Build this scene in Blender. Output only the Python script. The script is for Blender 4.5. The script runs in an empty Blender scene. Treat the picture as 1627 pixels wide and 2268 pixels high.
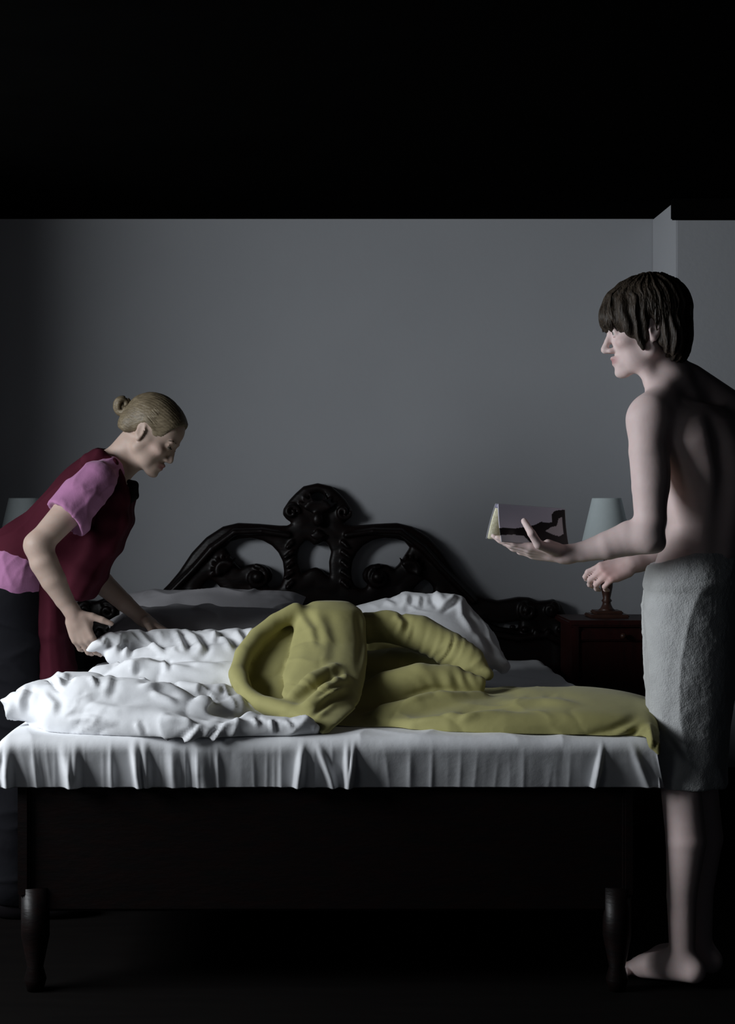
import bpy, math, random
import numpy as np
from mathutils import Vector, Matrix
random.seed(7); rng = np.random.default_rng(11)
S = bpy.context.scene
COL = S.collection
# ------------------------------------------------------------------ camera
F = 3628.0; CX = 680.0; CY = 1114.0; CH = 1.22      # focal length, principal point (pixels), lens height
cam = bpy.data.objects.new('camera', bpy.data.cameras.new('camera')); COL.objects.link(cam)
cam.location = (0, 0, CH); cam.rotation_euler = (math.pi/2, 0, 0)
cam.data.sensor_fit = 'VERTICAL'; cam.data.sensor_height = 36; cam.data.lens = F/2268*36
cam.data.shift_x = (813.5-CX)/2268; cam.data.shift_y = -(1134-CY)/2268
cam.data.clip_start = 0.05
S.camera = cam
# ------------------------------------------------------------------ world, light, exposure
w = bpy.data.worlds.new('world'); S.world = w; w.use_nodes = True
w.node_tree.nodes['Background'].inputs[0].default_value = (0.55, 0.65, 0.8, 1)
w.node_tree.nodes['Background'].inputs[1].default_value = 0.045
S.view_settings.view_transform = 'Standard'; S.view_settings.look = 'None'
S.view_settings.gamma = 1; S.view_settings.use_curve_mapping = False
S.view_settings.exposure = 0.0
def area(name, loc, target, sx, sy, power, color, spread=180):
    l = bpy.data.lights.new(name, 'AREA'); l.shape = 'RECTANGLE'; l.size = sx; l.size_y = sy
    l.energy = power; l.color = color; l.spread = math.radians(spread)
    o = bpy.data.objects.new(name, l); COL.objects.link(o); o.location = loc
    o.rotation_euler = (Vector(target)-Vector(loc)).to_track_quat('-Z', 'Y').to_euler()
    return o
area('window_daylight', (-2.52, 3.35, 1.74), (0.6, 4.3, 0.9), 1.5, 1.0, 88, (0.91, 0.955, 1.0))
area('added_fill_light', (-2.52, 1.0, 1.72), (0.6, 4.3, 1.0), 1.3, 1.0, 5.5, (0.91, 0.955, 1.0))  # weak fill added from the near left, no window opening behind it

def W(px, py, d):
    return np.array([(px-CX)*d/F, d, CH+(CY-py)*d/F])
def pr(r, d): return r*d/F

# ------------------------------------------------------------------ noise
_perm = np.random.default_rng(3).permutation(256); _perm = np.concatenate([_perm, _perm, _perm])
_g = np.random.default_rng(4).normal(size=(256, 3)); _g /= np.linalg.norm(_g, axis=1)[:, None]
def perlin(p):
    p = np.asarray(p, float); i = np.floor(p).astype(int); f = p-i; i &= 255
    u = f*f*f*(f*(f*6-15)+10)
    def gr(dx, dy, dz):
        h = _perm[_perm[_perm[i[:, 0]+dx]+i[:, 1]+dy]+i[:, 2]+dz]
        return ((f-np.array([dx, dy, dz]))*_g[h]).sum(1)
    lx = lambda a, b, t: a+(b-a)*t
    x00 = lx(gr(0,0,0), gr(1,0,0), u[:,0]); x10 = lx(gr(0,1,0), gr(1,1,0), u[:,0])
    x01 = lx(gr(0,0,1), gr(1,0,1), u[:,0]); x11 = lx(gr(0,1,1), gr(1,1,1), u[:,0])
    return lx(lx(x00, x10, u[:,1]), lx(x01, x11, u[:,1]), u[:,2])*1.5
def ridge(p, sharp=2.0):
    return np.clip(1-np.abs(perlin(p))*2.2, 0, 1)**sharp
def sm(a, b, x):
    t = np.clip((x-a)/(b-a), 0, 1); return t*t*(3-2*t)

# ------------------------------------------------------------------ volume modeller
class Vol:
    def __init__(s, lo, hi, h):
        s.lo = np.array(lo, float); s.h = h
        s.n = np.ceil((np.array(hi)-s.lo)/h).astype(int)+1
        s.D = np.full(s.n, 0.2, np.float32)
    def sub(s, lo, hi):
        a = np.clip(np.floor((np.array(lo)-s.lo)/s.h).astype(int), 0, s.n-1)
        b = np.clip(np.ceil((np.array(hi)-s.lo)/s.h).astype(int)+1, 1, s.n)
        if np.any(b <= a): return None, None
        sl = tuple(slice(a[i], b[i]) for i in range(3))
        ax = [((s.lo[i]+s.h*np.arange(a[i], b[i])).astype(np.float32)) for i in range(3)]
        return sl, np.meshgrid(*ax, indexing='ij', sparse=True)
    def put(s, f, lo, hi, k=0.01, mode='u'):
        m = k+0.012
        sl, P = s.sub(np.array(lo)-m, np.array(hi)+m)
        if sl is None: return s
        d2 = f(*P); d1 = s.D[sl]
        if mode == 'u':
            h = np.clip(.5+.5*(d1-d2)/k, 0, 1); s.D[sl] = d1*(1-h)+d2*h-k*h*(1-h)
        elif mode == 's':
            h = np.clip(.5-.5*(d1+d2)/k, 0, 1); s.D[sl] = d1*(1-h)+(-d2)*h+k*h*(1-h)
        return s
    def cone(s, a, b, r1, r2, k=0.01, mode='u', flat=None):
        a = np.array(a, float); b = np.array(b, float); ba = b-a; L2 = max((ba*ba).sum(), 1e-9)
        def f(x, y, z):
            t = np.clip(((x-a[0])*ba[0]+(y-a[1])*ba[1]+(z-a[2])*ba[2])/L2, 0, 1)
            q = (x-a[0]-t*ba[0])**2+(y-a[1]-t*ba[1])**2+(z-a[2]-t*ba[2])**2
            return np.sqrt(q)-(r1+(r2-r1)*t)
        R = max(r1, r2)
        return s.put(f, np.minimum(a, b)-R, np.maximum(a, b)+R, k, mode)
    def chain(s, pts, k=0.01, mode='u'):
        if len(pts) < 2: return s
        P = np.array([p[0] for p in pts], float); R = np.array([p[1] for p in pts], float); ki = min(k, .004)
        def f(x, y, z):
            D = None
            for a, b, r1, r2 in zip(P[:-1], P[1:], R[:-1], R[1:]):
                ba = b-a; L2 = max((ba*ba).sum(), 1e-9)
                t = np.clip(((x-a[0])*ba[0]+(y-a[1])*ba[1]+(z-a[2])*ba[2])/L2, 0, 1)
                d = np.sqrt((x-a[0]-t*ba[0])**2+(y-a[1]-t*ba[1])**2+(z-a[2]-t*ba[2])**2)-(r1+(r2-r1)*t)
                if D is None: D = d
                else:
                    h = np.clip(.5+.5*(D-d)/ki, 0, 1); D = D*(1-h)+d*h-ki*h*(1-h)
            return D
        return s.put(f, (P-R[:, None]).min(0), (P+R[:, None]).max(0), k, mode)
    def ell(s, c, r, M=None, k=0.01, mode='u'):
        c = np.array(c, float); r = np.array(r, float)
        M = np.eye(3) if M is None else np.array(M)    # rows: local axes
        def f(x, y, z):
            dx, dy, dz = x-c[0], y-c[1], z-c[2]
            l = [M[i][0]*dx+M[i][1]*dy+M[i][2]*dz for i in range(3)]
            k0 = np.sqrt((l[0]/r[0])**2+(l[1]/r[1])**2+(l[2]/r[2])**2)
            k1 = np.sqrt((l[0]/r[0]**2)**2+(l[1]/r[1]**2)**2+(l[2]/r[2]**2)**2)+1e-6
            return k0*(k0-1)/k1
        R = np.abs(M.T)@r
        return s.put(f, c-R, c+R, k, mode)
    def box(s, c, r, M=None, rad=0.01, k=0.005, mode='u'):
        c = np.array(c, float); r = np.array(r, float)-rad
        M = np.eye(3) if M is None else np.array(M)
        def f(x, y, z):
            dx, dy, dz = x-c[0], y-c[1], z-c[2]
            q = [np.abs(M[i][0]*dx+M[i][1]*dy+M[i][2]*dz)-r[i] for i in range(3)]
            o = np.sqrt(sum(np.maximum(v, 0)**2 for v in q))
            return o+np.minimum(np.maximum(np.maximum(q[0], q[1]), q[2]), 0)-rad
        R = np.abs(M.T)@(r+rad)
        return s.put(f, c-R, c+R, k, mode)
    def loft(s, lv, th=0.0, k=0.01, mode='u', fold=None):
        # lv rows: z, cx, cy, a, b  (increasing z); ellipse rotated by th
        lv = np.array(sorted(lv)); Z = lv[:, 0]; c, sn = math.cos(th), math.sin(th)
        def f(x, y, z):
            zz = np.clip(z, Z[0], Z[-1])
            cx, cy, a, b = [np.interp(zz, Z, lv[:, i]).astype(np.float32) for i in (1, 2, 3, 4)]
            dx, dy = x-cx, y-cy; u = dx*c+dy*sn; v = -dx*sn+dy*c
            if fold is not None:
                g = fold(np.arctan2(v/b, u/a), zz); a = a*g; b = b*g
            q = np.sqrt((u/a)**2+(v/b)**2)+1e-6
            d = (q-1)*np.minimum(a, b)
            o = np.abs(z-zz); return np.maximum(d, 0)*0+np.where(o > 0, np.sqrt(np.maximum(d, 0)**2+o*o), np.maximum(d, -0.2))
        R = max(lv[:, 3].max(), lv[:, 4].max())*1.15
        lo = [lv[:, 1].min()-R, lv[:, 2].min()-R, Z[0]]; hi = [lv[:, 1].max()+R, lv[:, 2].max()+R, Z[-1]]
        return s.put(f, lo, hi, k, mode)
    def cut(s, p, n):
        # keep the side where (x-p).n < 0
        n = np.array(n, float); n /= np.linalg.norm(n)
        sl, P = s.sub(s.lo, s.lo+s.h*s.n)
        d = (P[0]-p[0])*n[0]+(P[1]-p[1])*n[1]+(P[2]-p[2])*n[2]
        s.D = np.maximum(s.D, d.astype(np.float32)); return s
    def nets(s):
        D = s.D; D[0] = D[-1] = .05; D[:, 0] = D[:, -1] = .05; D[:, :, 0] = D[:, :, -1] = .05
        I = D < 0
        C = np.zeros(tuple(s.n-1), np.uint8)
        for a in (0, 1):
            for b in (0, 1):
                for c in (0, 1):
                    C += I[a:s.n[0]-1+a, b:s.n[1]-1+b, c:s.n[2]-1+c]
        act = np.argwhere((C > 0) & (C < 8)); n = len(act)
        idx = np.full(C.shape, -1, np.int32); idx[act[:, 0], act[:, 1], act[:, 2]] = np.arange(n)
        acc = np.zeros((n, 3)); cnt = np.zeros(n)
        cr = [(a, b, c) for a in (0, 1) for b in (0, 1) for c in (0, 1)]
        for a in cr:
            for b in cr:
                df = np.array(b)-np.array(a)
                if df.sum() != 1 or (df < 0).any(): continue
                da = D[act[:, 0]+a[0], act[:, 1]+a[1], act[:, 2]+a[2]]; db = D[act[:, 0]+b[0], act[:, 1]+b[1], act[:, 2]+b[2]]
                m = (da < 0) != (db < 0); t = np.where(m, da/np.where(m, da-db, 1), 0)
                acc += np.where(m[:, None], np.array(a)+t[:, None]*df, 0); cnt += m
        V = s.lo+s.h*(act+acc/cnt[:, None])
        fs = []
        for ax in range(3):
            o1, o2 = (ax+1) % 3, (ax+2) % 3
            A = np.moveaxis(I, ax, 0); e = A[:-1] != A[1:]
            q = np.argwhere(np.moveaxis(e, 0, ax))
            q = q[(q[:, o1] > 0) & (q[:, o2] > 0) & (q[:, o1] < s.n[o1]-1) & (q[:, o2] < s.n[o2]-1)]
            ins = I[q[:, 0], q[:, 1], q[:, 2]]
            def at(d1, d2):
                t = q.copy(); t[:, o1] -= d1; t[:, o2] -= d2
                return idx[t[:, 0], t[:, 1], t[:, 2]]
            Q = np.stack([at(1, 1), at(0, 1), at(0, 0), at(1, 0)], 1)
            Q[~ins] = Q[~ins][:, ::-1]
            fs.append(Q)
        return V, np.concatenate(fs)

def normals(V, Fc):
    n = np.cross(V[Fc[:, 2]]-V[Fc[:, 0]], V[Fc[:, 3]]-V[Fc[:, 1]])
    N = np.zeros_like(V)
    for i in range(4): np.add.at(N, Fc[:, i], n)
    return N/(np.linalg.norm(N, axis=1)[:, None]+1e-12)
def lap(V, Fc, it=1, lam=0.5):
    a = np.concatenate([Fc[:, i] for i in range(4)]); b = np.concatenate([Fc[:, (i+1) % 4] for i in range(4)])
    for _ in range(it):
        A = np.zeros_like(V); c = np.zeros(len(V))
        np.add.at(A, a, V[b]); np.add.at(c, a, 1); np.add.at(A, b, V[a]); np.add.at(c, b, 1)
        V = V+(A/np.maximum(c, 1)[:, None]-V)*lam
    return V

# ------------------------------------------------------------------ objects
def empty(name, loc, label, cat, group=None):
    o = bpy.data.objects.new(name, None); COL.objects.link(o); o.location = loc; o.empty_display_size = .1
    o['label'] = label; o['category'] = cat
    if group: o['group'] = group
    return o
def mk(name, V, Fc, m, parent=None, smooth=True, label=None, cat=None, kind=None, group=None, col=None):
    me = bpy.data.meshes.new(name)
    V = np.asarray(V, float); org = np.zeros(3)
    if parent is not None: org = np.array(parent.matrix_basis.translation) if parent.parent is None else np.array(parent.matrix_basis.translation)+np.array(parent.parent.matrix_basis.translation)
    me.from_pydata((V-org).tolist(), [], [list(map(int, f)) for f in Fc]); me.update()
    if smooth: me.polygons.foreach_set('use_smooth', [True]*len(me.polygons))
    if col is not None:
        a = me.color_attributes.new('col', 'FLOAT_COLOR', 'POINT')
        a.data.foreach_set('color', np.concatenate([col, np.ones((len(col), 1))], 1).astype(np.float32).ravel())
    me.materials.append(m)
    o = bpy.data.objects.new(name, me); COL.objects.link(o)
    if parent is not None: o.parent = parent
    if label: o['label'] = label
    if cat: o['category'] = cat
    if kind: o['kind'] = kind
    if group: o['group'] = group
    return o
class MB:
    def __init__(s): s.V = []; s.F = []
    def add(s, V, Fc):
        n = len(s.V); s.V += [tuple(v) for v in V]; s.F += [tuple(i+n for i in f) for f in Fc]; return s
    def box(s, lo, hi, bev=0.0):
        import bmesh
        bm = bmesh.new(); bmesh.ops.create_cube(bm, size=1)
        for v in bm.verts: v.co = Vector([(lo[i]+hi[i])/2+v.co[i]*(hi[i]-lo[i]) for i in range(3)])
        if bev > 0: bmesh.ops.bevel(bm, geom=bm.edges[:], offset=bev, segments=2, affect='EDGES')
        bm.verts.index_update(); s.add([v.co[:] for v in bm.verts], [[v.index for v in f.verts] for f in bm.faces]); bm.free(); return s
    def lathe(s, c, prof, n=40, cap=True):
        V = []; Fc = []
        for r, z in prof:
            for i in range(n):
                t = 2*math.pi*i/n; V.append((c[0]+r*math.cos(t), c[1]+r*math.sin(t), c[2]+z))
        for j in range(len(prof)-1):
            for i in range(n): Fc.append((j*n+i, j*n+(i+1) % n, (j+1)*n+(i+1) % n, (j+1)*n+i))
        if cap: Fc.append(tuple(range(n))[::-1]); Fc.append(tuple((len(prof)-1)*n+i for i in range(n)))
        return s.add(V, Fc)
    def tube(s, pts, rad, n=8, flat=1.0, up=(0, 0, 1)):
        pts = np.array(pts, float); V = []; Fc = []
        rad = np.array(rad)*np.ones(len(pts))
        T = np.gradient(pts, axis=0); T /= np.linalg.norm(T, axis=1)[:, None]+1e-12
        upv = np.array(up, float) if np.ndim(up) == 1 else None
        for i in range(len(pts)):
            u0 = upv if upv is not None else np.array(up[i], float)
            a = np.cross(T[i], u0); a /= np.linalg.norm(a)+1e-9; b = np.cross(a, T[i])
            for j in range(n):
                t = 2*math.pi*j/n; V.append(pts[i]+rad[i]*(a*math.cos(t)+b*math.sin(t)*flat))
        for i in range(len(pts)-1):
            for j in range(n): Fc.append((i*n+j, i*n+(j+1) % n, (i+1)*n+(j+1) % n, (i+1)*n+j))
        Fc.append(tuple(range(n))[::-1]); Fc.append(tuple((len(pts)-1)*n+j for j in range(n)))
        return s.add(V, Fc)
    def build(s, name, m, parent=None, smooth=False, **k):
        o = mk(name, s.V, s.F, m, parent, smooth, **k); return o
def autosmooth(o, a=35):
    for p in o.data.polygons: p.use_smooth = True
    try: o.data.set_sharp_from_angle(angle=math.radians(a))
    except Exception: pass
    return o

# ------------------------------------------------------------------ materials
def mat(name, color, rough=0.7, spec=0.3, noise=None, bump=None, attr=False, sss=0, sheen=0, coat=0, waves=None):
    m = bpy.data.materials.new(name); m.use_nodes = True; nt = m.node_tree; N = nt.nodes; L = nt.links
    b = N['Principled BSDF']; b.inputs['Roughness'].default_value = rough
    b.inputs['Specular IOR Level'].default_value = spec
    b.inputs['Base Color'].default_value = (*color, 1)
    if sss: b.inputs['Subsurface Weight'].default_value = sss; b.inputs['Subsurface Radius'].default_value = (1, .35, .2); b.inputs['Subsurface Scale'].default_value = .006
    if sheen: b.inputs['Sheen Weight'].default_value = sheen
    if coat: b.inputs['Coat Weight'].default_value = coat; b.inputs['Coat Roughness'].default_value = .25
    tc = N.new('ShaderNodeTexCoord'); src = None
    if attr:
        at = N.new('ShaderNodeAttribute'); at.attribute_name = 'col'; src = at.outputs['Color']
    if noise:
        sc, amt, c2 = noise[:3]
        n = N.new('ShaderNodeTexNoise'); n.inputs['Scale'].default_value = sc; n.inputs['Detail'].default_value = 6
        mp = N.new('ShaderNodeMapping'); mp.inputs['Scale'].default_value = noise[3] if len(noise) > 3 else (1, 1, 1)
        L.new(tc.outputs['Object'], mp.inputs[0]); L.new(mp.outputs[0], n.inputs['Vector'])
        r = N.new('ShaderNodeMapRange'); r.inputs[1].default_value = .35; r.inputs[2].default_value = .65; r.inputs[4].default_value = amt
        L.new(n.outputs['Fac'], r.inputs[0])
        mx = N.new('ShaderNodeMix'); mx.data_type = 'RGBA'; L.new(r.outputs[0], mx.inputs[0])
        mx.inputs[6].default_value = (*color, 1); mx.inputs[7].default_value = (*c2, 1)
        if src: L.new(src, mx.inputs[6]); mx.blend_type = 'MULTIPLY'
        src = mx.outputs[2]
    if src: L.new(src, b.inputs['Base Color'])
    h = None
    for k, (sc, st, dist, scale3) in enumerate(bump or []):
        n = N.new('ShaderNodeTexNoise'); n.inputs['Scale'].default_value = sc; n.inputs['Detail'].default_value = 4
        mp = N.new('ShaderNodeMapping'); mp.inputs['Scale'].default_value = scale3
        L.new(tc.outputs['Object'], mp.inputs[0]); L.new(mp.outputs[0], n.inputs['Vector'])
        bp = N.new('ShaderNodeBump'); bp.inputs['Strength'].default_value = st; bp.inputs['Distance'].default_value = dist
        L.new(n.outputs['Fac'], bp.inputs['Height'])
        if h: L.new(h, bp.inputs['Normal'])
        h = bp.outputs[0]
    if h: L.new(h, b.inputs['Normal'])
    return m
ONE = (1, 1, 1)
M_wall = mat('wall_paint', (.385, .395, .415), .9, .1, (3, .5, (.36, .37, .39)), [(60, .25, .002, ONE)])
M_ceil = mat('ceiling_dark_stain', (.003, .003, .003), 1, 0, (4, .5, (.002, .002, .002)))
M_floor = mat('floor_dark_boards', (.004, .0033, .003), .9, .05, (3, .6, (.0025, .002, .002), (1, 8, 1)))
M_base = mat('baseboard_dark', (.012, .01, .01), .6, .2, (8, .5, (.007, .006, .006)))
M_wood = mat('carved_dark_wood', (.0035, .0025, .0025), .42, .22, (14, .7, (.007, .0025, .002), (1, 1, 4)), [(40, .3, .002, (1, 1, 3))])
M_mahog = mat('mahogany', (.036, .007, .006), .45, .25, (10, .8, (.02, .006, .005), (6, 6, 1)), [(60, .2, .001, (4, 4, 1))])
M_lampw = mat('lamp_turned_wood', (.07, .03, .02), .4, .4, (20, .6, (.03, .014, .01)))
M_shade = mat('lamp_shade_cloth', (.66, .74, .75), .9, .1, (50, .3, (.6, .68, .69)), [(300, .2, .001, ONE)])
M_linen = mat('white_linen', (.79, .80, .82), .85, .12, (5, .4, (.75, .76, .785)), [(16, .35, .006, ONE), (500, .12, .001, ONE)], sheen=.1)
M_case = mat('grey_white_pillowcase', (.42, .41, .43), .9, .1, (5, .4, (.38, .37, .39)), [(14, .3, .006, ONE)])
M_green = mat('olive_green_cotton', (.36, .335, .135), .75, .2, (5, .5, (.30, .28, .115)), [(14, .35, .006, ONE), (500, .1, .001, ONE)], sheen=.1)
M_towel = mat('terry_towel', (.55, .56, .56), 1, .05, (30, .6, (.47, .475, .48)), [(260, .7, .003, ONE), (60, .25, .004, ONE)], sheen=.3)
M_skinm = mat('skin_pale', (.5, .4, .4), .55, .3, (40, .25, (.85, .78, .76)), [(120, .12, .001, ONE)], attr=True, sss=.25)
M_skinw = mat('skin_warm', (.5, .4, .35), .55, .3, (40, .3, (.85, .78, .74)), [(120, .12, .001, ONE)], attr=True, sss=.25)
M_hairm = mat('brown_hair', (.022, .016, .011), .5, .3, (150, .9, (.055, .040, .028), (1, 1, .12)), [(260, .9, .004, (1, 1, .10))])
M_hairw = mat('ash_blond_hair', (.17, .135, .085), .5, .3, (70, .8, (.085, .065, .04), (.4, 1, 2)), [(200, .6, .003, (.2, 1, 1))])
M_pink = mat('pink_cotton', (.33, .145, .27), .85, .1, (20, .4, (.29, .125, .24)), [(30, .35, .006, ONE), (400, .15, .001, ONE)], sheen=.1)
M_maroon = mat('maroon_cotton', (.050, .0075, .015), .85, .08, (12, .5, (.04, .006, .012)), [(22, .3, .006, ONE)])
M_black = mat('black_trouser_cloth', (.006, .006, .008), .9, .1, (12, .4, (.009, .009, .011)), [(25, .3, .006, ONE)])
M_blackr = mat('black_ribbon', (.005, .004, .005), .8, .1)
M_eye = mat('eye_white', (.55, .53, .5), .2, .5); M_iris = mat('iris', (.03, .03, .03), .2, .5)
M_brow = mat('eyebrow_hair', (.05, .035, .025), .7, .2)
M_book = mat('book_cover', (.3, .3, .4), .35, .45, attr=True)
M_page = mat('book_paper', (.78, .75, .60), .9, .1, (200, .6, (.5, .45, .25), (1, 1, 1)))
M_glassf = mat('window_frame_paint', (.5, .5, .48), .6, .2)

# ------------------------------------------------------------------ room
YB = 6.10; ZC = CH+(CY-485)*YB/F; XP = 1.286
def struct(name, mb, m, smooth=False): return mb.build(name, m, smooth=smooth, kind='structure')
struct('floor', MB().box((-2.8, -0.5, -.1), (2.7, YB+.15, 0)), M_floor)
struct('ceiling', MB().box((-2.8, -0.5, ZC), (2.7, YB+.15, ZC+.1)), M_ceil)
struct('wall_back', MB().box((-2.8, YB, 0), (2.7, YB+.15, ZC)), M_wall)
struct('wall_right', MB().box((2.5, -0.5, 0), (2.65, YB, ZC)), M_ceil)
struct('trim_1', MB().box((XP, 5.71, 0), (2.5, YB, ZC), .004), M_wall)            # chimney breast
struct('baseboard_back', MB().box((-2.6, YB-.02, 0), (XP, YB, .28), .004), M_base)
struct('baseboard_right', MB().box((XP, 5.69, 0), (2.5, 5.71, .30), .004), M_base)
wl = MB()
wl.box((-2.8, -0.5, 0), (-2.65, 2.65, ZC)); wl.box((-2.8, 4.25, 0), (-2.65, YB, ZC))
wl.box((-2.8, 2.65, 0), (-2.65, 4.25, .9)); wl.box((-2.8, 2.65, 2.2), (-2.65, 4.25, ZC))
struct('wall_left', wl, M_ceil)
struct('shade_block', MB().box((-2.65, 4.62, 0), (-1.55, YB, ZC), .004), M_wall)          # unseen block added to shade the left of the back wall
wf = MB()
for y0, y1, z0, z1 in [(2.65, 4.25, .9, .96), (2.65, 4.25, 2.14, 2.2), (2.65, 2.71, .96, 2.14), (4.19, 4.25, .96, 2.14), (3.42, 3.48, .96, 2.14)]:
    wf.box((-2.78, y0, z0), (-2.70, y1, z1), .004)
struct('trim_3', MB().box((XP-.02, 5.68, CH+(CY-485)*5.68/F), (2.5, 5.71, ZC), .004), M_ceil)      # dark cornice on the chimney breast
struct('window_1', wf, M_glassf)

# ------------------------------------------------------------------ headboard
YH = 6.06
def mirror(pts, c=703.): return [(2*c-x, y) for x, y in pts][::-1]
half = [(703, 1070), (672, 1077), (655, 1092), (640, 1108), (627, 1128), (626, 1140), (634, 1150), (646, 1158), (636, 1164), (619, 1164), (573, 1160), (527, 1158), (494, 1166), (457, 1190),
        (425, 1224), (397, 1266), (375, 1292), (355, 1312), (333, 1323), (305, 1330), (285, 1327), (258, 1322), (235, 1323), (215, 1331), (196, 1330), (180, 1327), (166, 1338), (157, 1356), (150, 1368), (148, 1400), (150, 1560), (152, 1700), (703, 1700)]
outer = half[:-1]+mirror(half[:-1])
D_l = [(499, 1213), (511, 1199), (530, 1194), (556, 1192), (582, 1197), (602, 1208), (616, 1223), (626, 1243), (629, 1266), (627, 1284), (620, 1298), (608, 1304), (597, 1302), (592, 1294),
       (602, 1284), (604, 1272), (598, 1259), (585, 1251), (568, 1248), (548, 1251), (533, 1259), (523, 1250), (514, 1236)]
s_l = [(467, 1282), (478, 1290), (488, 1300), (494, 1309), (480, 1314), (460, 1316), (446, 1311), (447, 1300), (455, 1290)]
c_h = [(679, 1196), (688, 1200), (695, 1208), (704, 1206), (718, 1199), (727, 1208), (733, 1222), (728, 1245), (730, 1276), (722, 1273), (713, 1262), (700, 1256), (686, 1260), (675, 1268), (669, 1271), (662, 1250), (659, 1230), (664, 1212)]
top_h = [(703+15*math.cos(t), 1100+9*math.sin(t)) for t in np.linspace(0, 2*math.pi, 14)[:-1]]
slit = [(258, 1392), (275, 1392), (300, 1389), (322, 1381), (324, 1376), (300, 1380), (275, 1377), (256, 1374)]
holes = [D_l, mirror(D_l), s_l, mirror(s_l), c_h, top_h, slit, mirror(slit)]
def poly2d(X, Z, polys):
    d = np.full(X.shape, 9.0); ins = np.zeros(X.shape, bool)
    for P in polys:
        P = np.array([W(x, y, YH)[[0, 2]] for x, y in P]); Q = np.roll(P, -1, 0)
        for a, b in zip(P, Q):
            e = b-a; t = np.clip(((X-a[0])*e[0]+(Z-a[1])*e[1])/(e@e+1e-12), 0, 1)
            d = np.minimum(d, np.hypot(X-a[0]-t*e[0], Z-a[1]-t*e[1]))
            c = ((a[1] > Z) != (b[1] > Z)) & (X < (b[0]-a[0])*(Z-a[1])/(b[1]-a[1]+1e-12)+a[0]); ins ^= c
    return np.where(ins, -d, d)
lo = W(140, 1700, YH); hi = W(1266, 1060, YH)
v = Vol((lo[0]-.03, YH-.09, lo[2]-.01), (hi[0]+.03, YH+.06, hi[2]+.02), .0055)
X, Y, Z = v.sub(v.lo, v.lo+v.h*v.n)[1]
d2 = poly2d(X[:, 0, 0][:, None]*np.ones(Z.shape[2])[None], np.ones(X.shape[0])[:, None]*Z[0, 0][None], [outer]+holes)
dd = np.clip(-d2, 0, 1)
T = .006+.022*(1-np.exp(-dd/.014))-.010*sm(.03, .07, dd)+.004*np.cos(dd/.011)*np.exp(-dd/.05)
v.D[:] = np.maximum(d2[:, None, :], (YH-.012-T[:, None, :]*.9)-Y, dtype=np.float64)
v.D[:] = np.maximum(v.D, Y-(YH+.03))
# carved ornament
def hp(x, y, off=.06): p = W(x, y, YH); p[1] = YH-off+.020; return p
def scroll(cx, cy, r0, turns, ph, sgn, n=26, rad=.010):
    pts = []
    for i in range(n):
        t = i/(n-1); a = ph+sgn*turns*2*math.pi*t; r = r0*(1-.8*t)
        pts.append((hp(cx+r*math.cos(a), cy-r*math.sin(a), .055+.012*t), rad*(1-.35*t)))
    v.chain(pts, .006)
for sg, cx in ((1, 0), (-1, 1406)):
    X_ = lambda x: cx+sg*x
    scroll(X_(568), 1278, 25, 1.4, math.pi/2, -sg); v.ell(hp(X_(570), 1277, .07), (.022, .02, .022), k=.008)
    scroll(X_(646), 1134, 16, 1.2, 0, sg, rad=.008)
    scroll(X_(190), 1348, 15, 1.3, 1, sg); scroll(X_(240), 1352, 18, 1.3, 2, -sg)
    v.chain([(hp(X_(x), y, .06), r) for x, y, r in [(360, 1330, .012), (430, 1260, .012), (470, 1215, .013), (520, 1178, .012), (580, 1176, .011), (640, 1185, .010)]], .008)
    for k in range(7):
        a = math.radians(200-k*25); c = np.array([X_(500), 1262.])
        v.chain([(hp(c[0], c[1], .055), .008), (hp(c[0]+sg*18*math.cos(a), c[1]-18*math.sin(a), .068), .011), (hp(c[0]+sg*34*math.cos(a), c[1]-34*math.sin(a), .05), .004)], .005)
    for k in range(5):
        v.chain([(hp(X_(648), 1200+k*22, .055), .009), (hp(X_(636-k % 2*4), 1212+k*22, .062), .007)], .006)
        v.ell(hp(X_(170+k*26), 1392+6*math.sin(k), .058), (.013, .012, .010), k=.004)
    v.chain([(hp(X_(x), y, .058), .012) for x, y in [(168, 1420), (200, 1405), (260, 1412), (320, 1402), (380, 1350)]], .006)
for k in range(7):
    a = math.radians(30+k*20)
    v.chain([(hp(703, 1135, .065), .012), (hp(703+28*math.cos(a), 1135-26*math.sin(a), .072), .012), (hp(703+46*math.cos(a), 1135-42*math.sin(a), .055), .005)], .005)
    v.chain([(hp(703, 1178, .065), .010), (hp(703+14*math.cos(a+math.pi), 1178-14*math.sin(a+math.pi), .07), .007)], .004)
v.ell(hp(703, 1150, .078), (.022, .02, .028), k=.008)
v.put(lambda x, y, z: np.hypot(x-hp(703, 1100)[0], (z-hp(703, 1100)[2])*1.5)+0*y-.022, hp(670, 1120, .1), hp(736, 1080, -.05), .004, 's')
V, Fc = v.nets(); V = lap(V, Fc, 1)
bed = empty('bed', (0.05, 5.0, 0), 'wide double bed with dark carved wooden headboard and dark frame under the linen', 'bed')
mk('headboard', V, Fc, M_wood, bed, label='dark carved headboard with scrolls and pierced openings')
BL, BR, YF = -.75, .845, 4.02      # mattress edges, foot edge
MT = .64
fr = MB(); fr.box((BL+.03, YF+.05, .24), (BL+.06, 6.0, .535), .006); fr.build('side_rail', M_wood, bed)
fr = MB(); fr.box((BR-.06, YF+.05, .24), (BR-.03, 6.0, .535), .006); fr.build('side_rail', M_wood, bed)
fr = MB(); fr.box((BL+.03, YF+.065, .20), (BR-.03, YF+.10, .54), .008); fr.build('foot_rail', M_wood, bed)
for x in (BL+.07, BR-.07):
    for y in (YF+.08, 5.9):
        MB().lathe((x, y, 0), [(.02, 0), (.028, .03), (.02, .06), (.036, .14), (.036, .26)], 20).build('leg', M_wood, bed, True)
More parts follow.
